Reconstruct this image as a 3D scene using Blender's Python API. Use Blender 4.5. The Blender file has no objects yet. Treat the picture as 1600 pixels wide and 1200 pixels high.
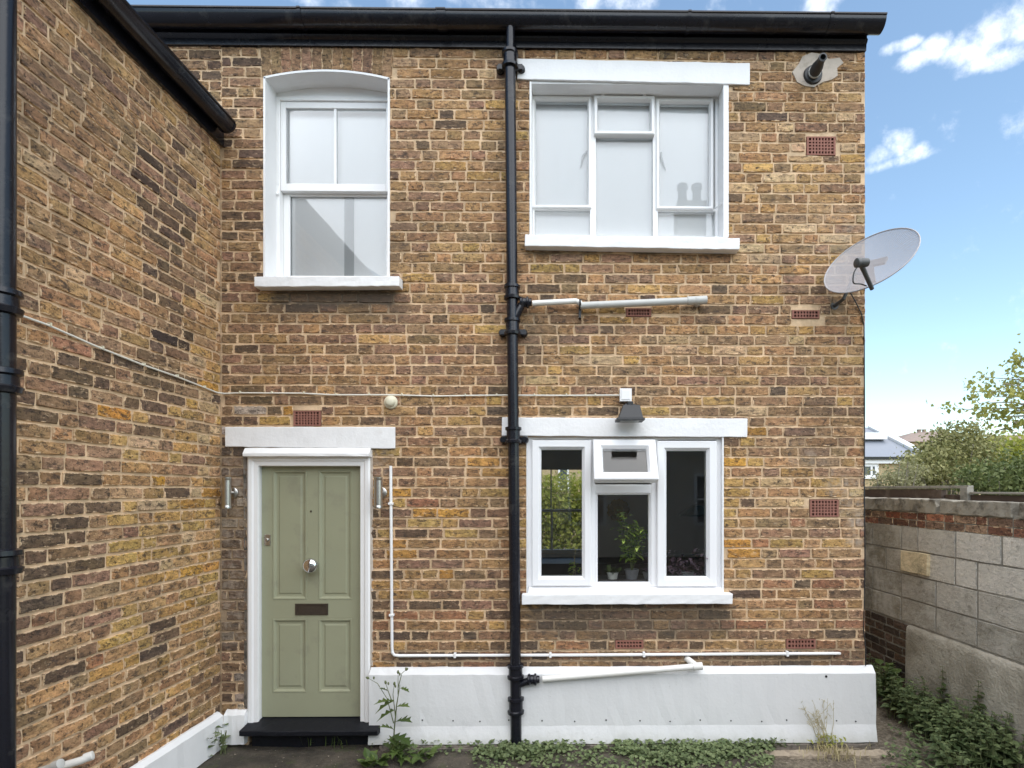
import bpy, bmesh, math, random
import numpy as np
from mathutils import Vector, Matrix, Euler

R = math.radians
rng = random.Random(7)
sc = bpy.context.scene
col = sc.collection

# ------------------------------------------------------------------ camera
F, S = 870.0, 205.0            # focal length in photo pixels, pixels per metre on the house front
D = F / S                      # camera distance from the house front
VX, YH, CZ = 895.0, 765.0, 1.93
PSI = math.atan(F / 75000)
cam_d = bpy.data.cameras.new('camera')
cam = bpy.data.objects.new('camera', cam_d)
col.objects.link(cam)
cam.location = (0, -D, CZ)
cam.rotation_euler = (R(90), 0, -PSI)
cam_d.sensor_fit = 'HORIZONTAL'
cam_d.sensor_width = 36
cam_d.lens = 36 * F / 1600
cam_d.shift_x = -(VX - 800) / 1600
cam_d.shift_y = (YH - 600) / 1600
cam_d.clip_start = 0.05
cam_d.clip_end = 2000
sc.camera = cam

# ------------------------------------------------------------------ light, sky, exposure
SUN_EL, SUN_AZ = R(60), R(156)
sv = Vector((math.sin(SUN_AZ) * math.cos(SUN_EL), math.cos(SUN_AZ) * math.cos(SUN_EL), math.sin(SUN_EL)))
sun_d = bpy.data.lights.new('sun', 'SUN')
sun_d.energy = 2.1
sun_d.angle = R(100)
sun_d.color = (1.0, 0.945, 0.86)
sun = bpy.data.objects.new('sun', sun_d)
col.objects.link(sun)
sun.rotation_euler = (-sv).to_track_quat('-Z', 'Y').to_euler()
sun.location = sv * 30
sc.view_settings.view_transform = 'Standard'
sc.view_settings.look = 'None'
sc.view_settings.gamma = 1
sc.view_settings.use_curve_mapping = False
sc.view_settings.exposure = 1.32

w = bpy.data.worlds.new("World")
sc.world = w
w.use_nodes = True
wn, wl = w.node_tree.nodes, w.node_tree.links
bg = wn['Background']
bg.inputs['Strength'].default_value = 0.13
sky = wn.new('ShaderNodeTexSky')
sky.sky_type = 'NISHITA'
sky.sun_disc = False
sky.sun_elevation = SUN_EL
sky.sun_rotation = SUN_AZ
sky.air_density = 1.0
sky.dust_density = 0.3
sky.ozone_density = 1.6


def pix_dir(px, py):
    d = Vector(((px - VX) / F, 1, (YH - py) / F))
    d.rotate(Euler((0, 0, -PSI)))
    return d.normalized()


def wmath(op, a, b=None, c=None):
    n = wn.new('ShaderNodeMath')
    n.operation = op
    for i, q in enumerate((a, b, c)):
        if q is None:
            continue
        if isinstance(q, (int, float)):
            n.inputs[i].default_value = q
        else:
            wl.new(q, n.inputs[i])
    return n.outputs[0]


tc = wn.new('ShaderNodeTexCoord')
gen = tc.outputs['Generated']
wnz = wn.new('ShaderNodeTexNoise')
wnz.inputs['Scale'].default_value = 24
wnz.inputs['Detail'].default_value = 9
wnz.inputs['Roughness'].default_value = 0.62
wl.new(gen, wnz.inputs['Vector'])
wnz2 = wn.new('ShaderNodeTexNoise')
wnz2.inputs['Scale'].default_value = 2.6
wnz2.inputs['Detail'].default_value = 8
wnz2.inputs['Roughness'].default_value = 0.6
wmap = wn.new('ShaderNodeMapping')
wmap.inputs['Scale'].default_value = (1, 1, 1.6)
wmap.inputs['Location'].default_value = (5.7, 2.2, 1.4)
wl.new(gen, wmap.inputs['Vector'])
wl.new(wmap.outputs[0], wnz2.inputs['Vector'])
nz = wmath('SUBTRACT', wnz.outputs['Fac'], 0.5)
# cumulus clouds that stand above the roofline, as (direction, half width, half height)
cl = None
for px, py, hw, hh, k in ((1548, 56, 42, 30, 1.0), (1592, 44, 40, 32, 1.0), (1508, 78, 34, 20, .9), (1565, 88, 60, 17, .85), (1440, 90, 44, 13, .85), (1462, 74, 22, 15, .8), (1408, 72, 26, 9, .7),
                          (1404, 228, 22, 20, 1.0), (1428, 240, 20, 14, .9), (1378, 243, 24, 14, .9), (1402, 252, 50, 9, .85),
                          (1295, -2, 46, 22, .9), (950, -6, 70, 22, .8), (1120, -20, 50, 12, .45), (480, -8, 120, 12, .5), (1760, 120, 130, 70, 1.0),
                          (1900, 420, 190, 60, .9), (620, -160, 260, 120, 1.0), (1300, -260, 300, 110, 1.0)):
    d = pix_dir(px, py)
    rt = Vector((d.y, -d.x, 0)).normalized()
    up = rt.cross(d)
    ang = math.sqrt(1 + ((px - VX) / F) ** 2 + ((YH - py) / F) ** 2)
    sub = wn.new('ShaderNodeVectorMath')
    sub.operation = 'SUBTRACT'
    wl.new(gen, sub.inputs[0])
    sub.inputs[1].default_value = d
    comps = []
    for ax, sz in ((rt, hw), (up, hh)):
        dt = wn.new('ShaderNodeVectorMath')
        dt.operation = 'DOT_PRODUCT'
        wl.new(sub.outputs[0], dt.inputs[0])
        dt.inputs[1].default_value = ax / (sz / F / ang)
        comps.append(wmath('POWER', wmath('ABSOLUTE', dt.outputs['Value']), 2.0))
    r2 = wmath('ADD', comps[0], comps[1])
    b = wmath('MULTIPLY', wmath('MAXIMUM', wmath('SUBTRACT', 1.5, r2), -1.0), k * 0.6)
    cl = b if cl is None else wmath('MAXIMUM', cl, b)
gl = wmath('MULTIPLY', wmath('SUBTRACT', wnz2.outputs['Fac'], 0.63), 4.0)
near = wn.new('ShaderNodeVectorMath')
near.operation = 'DOT_PRODUCT'
wl.new(gen, near.inputs[0])
near.inputs[1].default_value = pix_dir(1450, 300)
cl = wmath('MAXIMUM', cl, gl)
cm = wmath('ADD', cl, wmath('MULTIPLY', nz, 2.8))
mr = wn.new('ShaderNodeMapRange')
mr.interpolation_type = 'SMOOTHSTEP'
mr.inputs['From Min'].default_value = 0.0
mr.inputs['From Max'].default_value = 1.7
wl.new(cm, mr.inputs['Value'])
mx = wn.new('ShaderNodeMix')
mx.data_type = 'RGBA'
wl.new(mr.outputs['Result'], mx.inputs['Factor'])
SKY_GAIN = wn.new('ShaderNodeMix')
SKY_GAIN.data_type = 'RGBA'
SKY_GAIN.blend_type = 'MULTIPLY'
SKY_GAIN.inputs['Factor'].default_value = 1
wl.new(sky.outputs[0], SKY_GAIN.inputs['A'])
SKY_GAIN.inputs['B'].default_value = (.92, .92, .82, 1)
wl.new(SKY_GAIN.outputs['Result'], mx.inputs['A'])
mx.inputs['B'].default_value = (5.6, 5.7, 5.9, 1)
wl.new(mx.outputs['Result'], bg.inputs['Color'])


# ------------------------------------------------------------------ photo geometry helpers
CAM = Vector((0, -D, CZ))
FW = Vector((math.sin(PSI), math.cos(PSI), 0))
RT = Vector((math.cos(PSI), -math.sin(PSI), 0))


def ray(px, py):
    return RT * ((px - VX) / F) + Vector((0, 0, (YH - py) / F)) + FW


def P(px, py, y=0.0):
    d = ray(px, py)
    return CAM + d * ((y + D) / d.y)


def PX(px, py, x):
    d = ray(px, py)
    return CAM + d * (x / d.x)


def PG(px, py, z=0.0):
    d = ray(px, py)
    return CAM + d * ((z - CZ) / d.z)


def proj(p):
    q = Vector(p) - CAM
    z = max(q.dot(FW), 0.05)
    return VX + F * q.dot(RT) / z, YH - F * q.z / z


def rect(px0, py0, px1, py1, y=0.0):
    """x0, x1, z0, z1 of a rectangle on the plane y"""
    pm = (py0 + py1) / 2
    a, b = P(px0, pm, y).x, P(px1, pm, y).x
    xm = (px0 + px1) / 2
    return a, b, P(xm, py1, y).z, P(xm, py0, y).z


# ------------------------------------------------------------------ materials
def new_mat(name):
    m = bpy.data.materials.new(name)
    m.use_nodes = True
    nt = m.node_tree
    return m, nt.nodes, nt.links, nt.nodes['Principled BSDF']


def M_(nodes, links, op, a, b=None, c=None, clamp=False):
    n = nodes.new('ShaderNodeMath')
    n.operation = op
    n.use_clamp = clamp
    for i, q in enumerate((a, b, c)):
        if q is None:
            continue
        if isinstance(q, (int, float)):
            n.inputs[i].default_value = q
        else:
            links.new(q, n.inputs[i])
    return n.outputs[0]


def noise(nodes, links, vec, scale, detail=4, rough=.55):
    n = nodes.new('ShaderNodeTexNoise')
    n.inputs['Scale'].default_value = scale
    n.inputs['Detail'].default_value = detail
    n.inputs['Roughness'].default_value = rough
    links.new(vec, n.inputs['Vector'])
    return n.outputs['Fac']


def ramp(nodes, links, val, lo, hi):
    n = nodes.new('ShaderNodeMapRange')
    n.interpolation_type = 'SMOOTHSTEP'
    n.inputs['From Min'].default_value = lo
    n.inputs['From Max'].default_value = hi
    links.new(val, n.inputs['Value'])
    return n.outputs['Result']


def mixc(nodes, links, fac, a, b, blend='MIX'):
    n = nodes.new('ShaderNodeMix')
    n.data_type = 'RGBA'
    n.blend_type = blend
    for sock, q in ((n.inputs['Factor'], fac), (n.inputs['A'], a), (n.inputs['B'], b)):
        if isinstance(q, (int, float)):
            sock.default_value = q
        elif isinstance(q, tuple):
            sock.default_value = (*q[:3], 1)
        else:
            links.new(q, sock)
    return n.outputs['Result']


def pm(name, c, rough=.6, var=.12, scale=12, c2=None, c2lo=.55, c2hi=.7, c2scale=4, bump=0.0, bscale=80, metal=0.0, spec=.5, bdist=.004, coat=0.0):
    m, n, l, b = new_mat(name)
    pos = n.new('ShaderNodeNewGeometry').outputs['Position']
    f = noise(n, l, pos, scale, 5)
    v = M_(n, l, 'MULTIPLY_ADD', f, 2 * var, 1 - var)
    base = tuple(c)
    if c2 is not None:
        base = mixc(n, l, ramp(n, l, noise(n, l, pos, c2scale, 6, .65), c2lo, c2hi), base, tuple(c2))
    hsv = n.new('ShaderNodeHueSaturation')
    l.new(v, hsv.inputs['Value'])
    if isinstance(base, tuple):
        hsv.inputs['Color'].default_value = (*base, 1)
    else:
        l.new(base, hsv.inputs['Color'])
    l.new(hsv.outputs[0], b.inputs['Base Color'])
    b.inputs['Roughness'].default_value = rough
    b.inputs['Metallic'].default_value = metal
    b.inputs['Specular IOR Level'].default_value = spec
    b.inputs['Coat Weight'].default_value = coat
    if bump:
        bp = n.new('ShaderNodeBump')
        bp.inputs['Strength'].default_value = bump
        bp.inputs['Distance'].default_value = bdist
        l.new(noise(n, l, pos, bscale, 5, .6), bp.inputs['Height'])
        l.new(bp.outputs[0], b.inputs['Normal'])
    return m


MORTAR = (.72, .525, .335)


def box_mask(n, l, pos, stains_shade):
    """soft edged patches of dirt and painted sill shade: x0,x1,z0,z1,soft,strength in world metres on the front wall"""
    sep = n.new('ShaderNodeSeparateXYZ')
    wob = n.new('ShaderNodeTexNoise')
    wob.inputs['Scale'].default_value = 5
    wob.inputs['Detail'].default_value = 5
    l.new(pos, wob.inputs['Vector'])
    vm = n.new('ShaderNodeVectorMath')
    vm.operation = 'MULTIPLY_ADD'
    l.new(wob.outputs['Color'], vm.inputs[0])
    vm.inputs[1].default_value = (.22, .22, .22)
    ad = n.new('ShaderNodeVectorMath')
    ad.operation = 'SUBTRACT'
    l.new(pos, ad.inputs[0])
    ad.inputs[1].default_value = (.11, .11, .11)
    l.new(ad.outputs[0], vm.inputs[2])
    l.new(vm.outputs[0], sep.inputs[0])
    tot = None
    for x0, x1, z0, z1, soft, k in stains_shade:
        def edge(o, a, bb):
            hi = M_(n, l, 'ABSOLUTE', M_(n, l, 'SUBTRACT', o, (a + bb) / 2))
            return M_(n, l, 'DIVIDE', M_(n, l, 'SUBTRACT', (bb - a) / 2 + soft / 2, hi), soft, clamp=True)
        q = M_(n, l, 'MULTIPLY', M_(n, l, 'MULTIPLY', edge(sep.outputs['X'], x0, x1), edge(sep.outputs['Z'], z0, z1)), k)
        tot = q if tot is None else M_(n, l, 'MAXIMUM', tot, q)
    return tot


STAINS_SHADE = []
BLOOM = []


def add_stain_shade(px0, py0, px1, py1, soft, k):
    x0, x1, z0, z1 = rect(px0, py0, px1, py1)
    STAINS_SHADE.append((x0, x1, z0, z1, soft, k))


add_stain_shade(415, 440, 622, 455, .03, 1.0)  # contact shadow painted under the sash window sill
add_stain_shade(826, 384, 1150, 394, .03, .9)  # dark band painted as shadow under the upper casement sill
add_stain_shade(820, 940, 1140, 950, .03, .9)  # painted shadow line under the kitchen window sill
add_stain_shade(425, 440, 612, 480, .08, 1.0)       # algae below the sash window sill, strengthened as painted sill shade
add_stain_shade(390, 470, 640, 500, .12, .45)
add_stain_shade(830, 944, 1140, 1000, .1, .75)      # below the kitchen window sill
add_stain_shade(600, 1015, 1350, 1045, .08, .5)     # damp band above the plinth
add_stain_shade(830, 388, 1150, 396, .05, .8)
add_stain_shade(815, 490, 845, 560, .12, .4)
add_stain_shade(342, 690, 388, 1000, .06, .55)      # sooty brick beside the door
add_stain_shade(1296, 470, 1320, 490, .05, .8)
add_stain_shade(1220, 405, 1240, 440, .08, .5)


for q_, sf, k in (((342, 720, 384, 1010), .08, .6), ((1290, 735, 1356, 800), .12, .55), ((1325, 800, 1356, 850), .08, .8), ((1270, 330, 1356, 400), .15, .3), ((1235, 700, 1290, 730), .08, .4), ((575, 690, 612, 800), .08, .35)):
    BLOOM.append((*rect(*q_), sf, k))


def brick_mat(name, source, mortar=MORTAR, smear=True, stains_shade=True, fired=True):
    m, n, l, b = new_mat(name)
    pos = n.new('ShaderNodeNewGeometry').outputs['Position']
    if source == 'object':
        tint = n.new('ShaderNodeObjectInfo').outputs['Color']
    else:
        at = n.new('ShaderNodeAttribute')
        at.attribute_name = 'tint'
        tint = at.outputs['Color']
    mpp = n.new('ShaderNodeMapping')
    mpp.inputs['Scale'].default_value = (1, 1, 2.1)
    l.new(pos, mpp.inputs['Vector'])
    spos = mpp.outputs[0]
    f1 = noise(n, l, spos, 20, 6, .72)
    f2 = noise(n, l, pos, 120, 4, .65)
    f3 = noise(n, l, pos, 9, 3, .5)
    vo = n.new('ShaderNodeTexVoronoi')
    vo.inputs['Scale'].default_value = 55
    l.new(pos, vo.inputs['Vector'])
    val = M_(n, l, 'ADD', M_(n, l, 'MULTIPLY_ADD', f1, 2.7 if fired else 1.2, -.35 if fired else .4), M_(n, l, 'MULTIPLY_ADD', f2, .9, -.45))
    hsv = n.new('ShaderNodeHueSaturation')
    l.new(tint, hsv.inputs['Color'])
    l.new(val, hsv.inputs['Value'])
    l.new(M_(n, l, 'MULTIPLY_ADD', f3, .03, .482), hsv.inputs['Hue'])
    hsv.inputs['Saturation'].default_value = 1.06
    c = hsv.outputs[0]
    # burnt dark patches and pits of stock bricks
    dk = ramp(n, l, noise(n, l, spos, 15, 8, .78), .51, .60)
    if fired:
        soot = ramp(n, l, noise(n, l, pos, 1.1, 5, .6), .48, .68)
        c = mixc(n, l, M_(n, l, 'MULTIPLY', soot, .42), c, (.09, .066, .05))
        c = mixc(n, l, M_(n, l, 'MULTIPLY', dk, .8), c, (.06, .044, .036))
    pit = M_(n, l, 'MULTIPLY', ramp(n, l, noise(n, l, pos, 52, 3, .55), .61, .67), .75)
    c = mixc(n, l, pit if fired else M_(n, l, 'MULTIPLY', pit, .35), c, (.05, .038, .03))
    cr = M_(n, l, 'ABSOLUTE', M_(n, l, 'SUBTRACT', noise(n, l, spos, 14, 4, .6), .5))
    cr = M_(n, l, 'SUBTRACT', 1, ramp(n, l, cr, .0, .022))
    cr = M_(n, l, 'MULTIPLY', cr, ramp(n, l, noise(n, l, pos, 7, 2), .45, .6))
    c = mixc(n, l, M_(n, l, 'MULTIPLY', cr, .6 if fired else .25), c, (.05, .038, .03))
    if not fired:
        c = mixc(n, l, M_(n, l, 'MULTIPLY', ramp(n, l, noise(n, l, pos, 4, 7, .72), .42, .66), .7), c, tuple(q * 1.7 for q in mortar))
        c = mixc(n, l, M_(n, l, 'MULTIPLY', ramp(n, l, noise(n, l, pos, 2.3, 6, .7), .52, .68), .6), c, (.13, .12, .085))
    if smear:
        ba = n.new('ShaderNodeAttribute')
        ba.attribute_name = 'bl'
        bs = n.new('ShaderNodeSeparateColor')
        l.new(ba.outputs['Color'], bs.inputs[0])
        ex = M_(n, l, 'SUBTRACT', bs.outputs[2], M_(n, l, 'ABSOLUTE', bs.outputs[0]))
        ez_ = M_(n, l, 'SUBTRACT', ba.outputs['Alpha'], M_(n, l, 'ABSOLUTE', bs.outputs[1]))
        ed = M_(n, l, 'MINIMUM', ex, ez_)
        wd_ = M_(n, l, 'MULTIPLY', ramp(n, l, noise(n, l, pos, 24, 5, .65), .42, .75), .0125)
        em = ramp(n, l, M_(n, l, 'SUBTRACT', wd_, ed), -.001, .0022)
        c = mixc(n, l, M_(n, l, 'MULTIPLY', em, .92), c, mortar)
        sm = ramp(n, l, noise(n, l, spos, 17, 7, .75), .57, .66)
        c = mixc(n, l, M_(n, l, 'MULTIPLY', sm, .5), c, mortar)
    if stains_shade:
        st = box_mask(n, l, pos, STAINS_SHADE)
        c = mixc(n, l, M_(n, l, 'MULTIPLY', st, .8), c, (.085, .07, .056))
        bm_ = M_(n, l, 'MULTIPLY', box_mask(n, l, pos, BLOOM), ramp(n, l, noise(n, l, pos, 11, 6, .7), .4, .62))
        c = mixc(n, l, bm_, c, (.40, .33, .26))
    l.new(c, b.inputs['Base Color'])
    b.inputs['Roughness'].default_value = .9
    b.inputs['Specular IOR Level'].default_value = .25
    h = M_(n, l, 'ADD', M_(n, l, 'ADD', f1, M_(n, l, 'MULTIPLY', f2, .35)), M_(n, l, 'MULTIPLY', pit, -.8))
    bp = n.new('ShaderNodeBump')
    bp.inputs['Strength'].default_value = .75
    bp.inputs['Distance'].default_value = .012
    l.new(h, bp.inputs['Height'])
    l.new(bp.outputs[0], b.inputs['Normal'])
    return m


def mortar_mat(name, c=MORTAR, stains_shade=True):
    m, n, l, b = new_mat(name)
    pos = n.new('ShaderNodeNewGeometry').outputs['Position']
    f = noise(n, l, pos, 5, 6, .65)
    f2 = noise(n, l, pos, 110, 4, .6)
    cc = mixc(n, l, ramp(n, l, f, .35, .7), tuple(q * .72 for q in c), tuple(q * 1.12 for q in c))
    cc = mixc(n, l, M_(n, l, 'MULTIPLY', ramp(n, l, noise(n, l, pos, 17, 5, .7), .56, .7), .55), cc, tuple(q * .5 for q in c))
    cc = mixc(n, l, M_(n, l, 'MULTIPLY', ramp(n, l, noise(n, l, pos, 1.1, 5, .6), .5, .7), .4), cc, (.16, .12, .085))
    if stains_shade:
        st = box_mask(n, l, pos, STAINS_SHADE)
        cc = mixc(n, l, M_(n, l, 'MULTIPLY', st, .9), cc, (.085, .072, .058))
    l.new(cc, b.inputs['Base Color'])
    b.inputs['Roughness'].default_value = .95
    b.inputs['Specular IOR Level'].default_value = .2
    bp = n.new('ShaderNodeBump')
    bp.inputs['Strength'].default_value = .6
    bp.inputs['Distance'].default_value = .006
    l.new(M_(n, l, 'ADD', f2, noise(n, l, pos, 35, 4)), bp.inputs['Height'])
    l.new(bp.outputs[0], b.inputs['Normal'])
    return m


def glass_mat(name, tint=(.985, .99, .99), boost=.03):
    m, n, l, b = new_mat(name)
    n.remove(b)
    out = n['Material Output']
    fr = n.new('ShaderNodeFresnel')
    fr.inputs['IOR'].default_value = 1.5
    gl = n.new('ShaderNodeBsdfGlossy')
    gl.inputs['Roughness'].default_value = .01
    tr = n.new('ShaderNodeBsdfTransparent')
    tr.inputs['Color'].default_value = (*tint, 1)
    mxs = n.new('ShaderNodeMixShader')
    l.new(M_(n, l, 'ADD', fr.outputs[0], boost), mxs.inputs[0])
    l.new(tr.outputs[0], mxs.inputs[1])
    l.new(gl.outputs[0], mxs.inputs[2])
    l.new(mxs.outputs[0], out.inputs['Surface'])
    return m


def leaf_mat(name, c1, c2, trans=.35, rough=.5):
    m, n, l, b = new_mat(name)
    g = n.new('ShaderNodeNewGeometry')
    rnd = g.outputs['Random Per Island']
    c = mixc(n, l, rnd, tuple(c1), tuple(c2))
    f = noise(n, l, g.outputs['Position'], 3, 3)
    hsv = n.new('ShaderNodeHueSaturation')
    l.new(c, hsv.inputs['Color'])
    l.new(M_(n, l, 'MULTIPLY_ADD', f, .7, .65), hsv.inputs['Value'])
    l.new(hsv.outputs[0], b.inputs['Base Color'])
    b.inputs['Roughness'].default_value = rough
    b.inputs['Specular IOR Level'].default_value = .3
    t = n.new('ShaderNodeBsdfTranslucent')
    l.new(hsv.outputs[0], t.inputs['Color'])
    ms = n.new('ShaderNodeMixShader')
    ms.inputs[0].default_value = trans
    l.new(b.outputs[0], ms.inputs[1])
    l.new(t.outputs[0], ms.inputs[2])
    l.new(ms.outputs[0], n['Material Output'].inputs['Surface'])
    return m


MAT = {}
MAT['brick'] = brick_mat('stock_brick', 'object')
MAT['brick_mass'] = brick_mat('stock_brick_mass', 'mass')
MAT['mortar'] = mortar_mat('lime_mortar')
MAT['white'] = pm('white_masonry_paint', (.80, .80, .80), .6, .04, 7, (.66, .65, .62), .6, .85, 6, .35, 45, bdist=.006)
MAT['plinth_paint'] = pm('pale_plinth_paint', (.68, .685, .685), .55, .04, 5, (.56, .57, .57), .58, .8, 3.5, .3, 40, bdist=.006)
MAT['white_gloss'] = pm('white_gloss_paint', (.82, .82, .815), .35, .03, 9, bump=.06, bscale=30)
MAT['upvc'] = pm('white_upvc', (.83, .83, .84), .28, .015, 5)
MAT['green'] = pm('sage_green_paint', (.30, .305, .205), .42, .07, 3, (.265, .265, .185), .52, .72, 5, .14, 90, bdist=.003)
MAT['black'] = pm('black_gloss_paint', (.009, .0095, .014), .22, .25, 10, (.035, .034, .035), .55, .72, 7, .16, 30, spec=.4)
MAT['black_matte'] = pm('black_plastic', (.02, .021, .023), .5, .2, 14, bump=.1)
MAT['black_step'] = pm('black_step_paint', (.009, .0095, .013), .5, .3, 10, (.03, .03, .034), .6, .75, 14, .3, 50, spec=.2)
MAT['terracotta'] = pm('terracotta', (.255, .11, .08), .85, .22, 30, (.2, .085, .06), .5, .7, 12, .3, 120)
MAT['terracotta_dark'] = pm('terracotta_cavity', (.035, .02, .016), .9, .2, 20)
MAT['steel'] = pm('brushed_steel', (.52, .50, .47), .33, .06, 40, metal=1)
MAT['chrome'] = pm('chrome', (.72, .72, .74), .08, .02, 5, metal=1)
MAT['bronze'] = pm('aged_bronze', (.085, .07, .055), .4, .2, 30, metal=.6)
MAT['glass'] = glass_mat('window_glass', boost=.0)
MAT['clear_glass'] = glass_mat('kitchen_glass', boost=.0)
MAT['film'] = pm('white_blind', (.95, .95, .945), .55, .015, 3)
MAT['grey_tone'] = pm('pale_grey_paint', (.52, .53, .53), .5, .03, 5)
MAT['grey_shadow'] = pm('grey_tone', (.30, .31, .31), .5, .03, 5)  # dark grey for the gap beside the blind
MAT['pvc'] = pm('white_pvc_pipe', (.74, .73, .69), .35, .08, 14, (.45, .42, .36), .62, .8, 18)
MAT['pvc_grey'] = pm('grey_pvc_pipe', (.50, .50, .475), .4, .1, 12, (.3, .3, .28), .6, .8, 10)
MAT['cable'] = pm('cream_cable', (.72, .69, .61), .5, .06, 20)
MAT['cream'] = pm('cream_plastic', (.66, .62, .47), .4, .06, 12)
MAT['black_cable'] = pm('black_cable', (.02, .02, .022), .5, .1, 20)
MAT['cement'] = pm('cement_patch', (.50, .43, .36), .95, .14, 22, (.38, .33, .27), .5, .7, 14, .6, 70)
MAT['slate'] = pm('roof_slate', (.11, .115, .13), .7, .2, 3, bump=.2)
MAT['room'] = pm('room_plaster', (.78, .74, .70), .8, .03, 4)
MAT['room_dark'] = pm('dark_cupboard', (.09, .08, .078), .5, .1, 6)
MAT['room_brown'] = pm('brown_blind', (.16, .12, .09), .8, .15, 6)
MAT['wood'] = pm('old_timber', (.09, .06, .045), .8, .3, 8, (.16, .12, .09), .5, .7, 6, .4, 40)
MAT['wood_grey'] = pm('grey_timber', (.30, .28, .24), .85, .2, 10, (.16, .15, .12), .5, .7, 12, .4, 40)
MAT['yellow_wall'] = pm('yellow_stock_wall', (.42, .32, .18), .9, .12, 5, (.32, .23, .13), .5, .65, 9)
MAT['far_white'] = pm('white_far_trim', (.75, .75, .74), .5, .03, 3)
MAT['far_glass'] = pm('far_window_glass', (.06, .075, .08), .08, .1, 3)
MAT['far_slate'] = pm('pale_far_slate', (.22, .235, .27), .55, .06, 2)
MAT['far_tile'] = pm('far_clay_tiles', (.27, .20, .165), .8, .15, 3)
MAT['bark'] = pm('pale_bark', (.26, .23, .19), .9, .2, 10, bump=.4, bscale=30)
MAT['stem'] = pm('green_stem', (.10, .12, .045), .6, .2, 20)
MAT['dry'] = pm('dry_straw', (.40, .34, .18), .8, .2, 30)

# ------------------------------------------------------------------ mesh helpers


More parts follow.
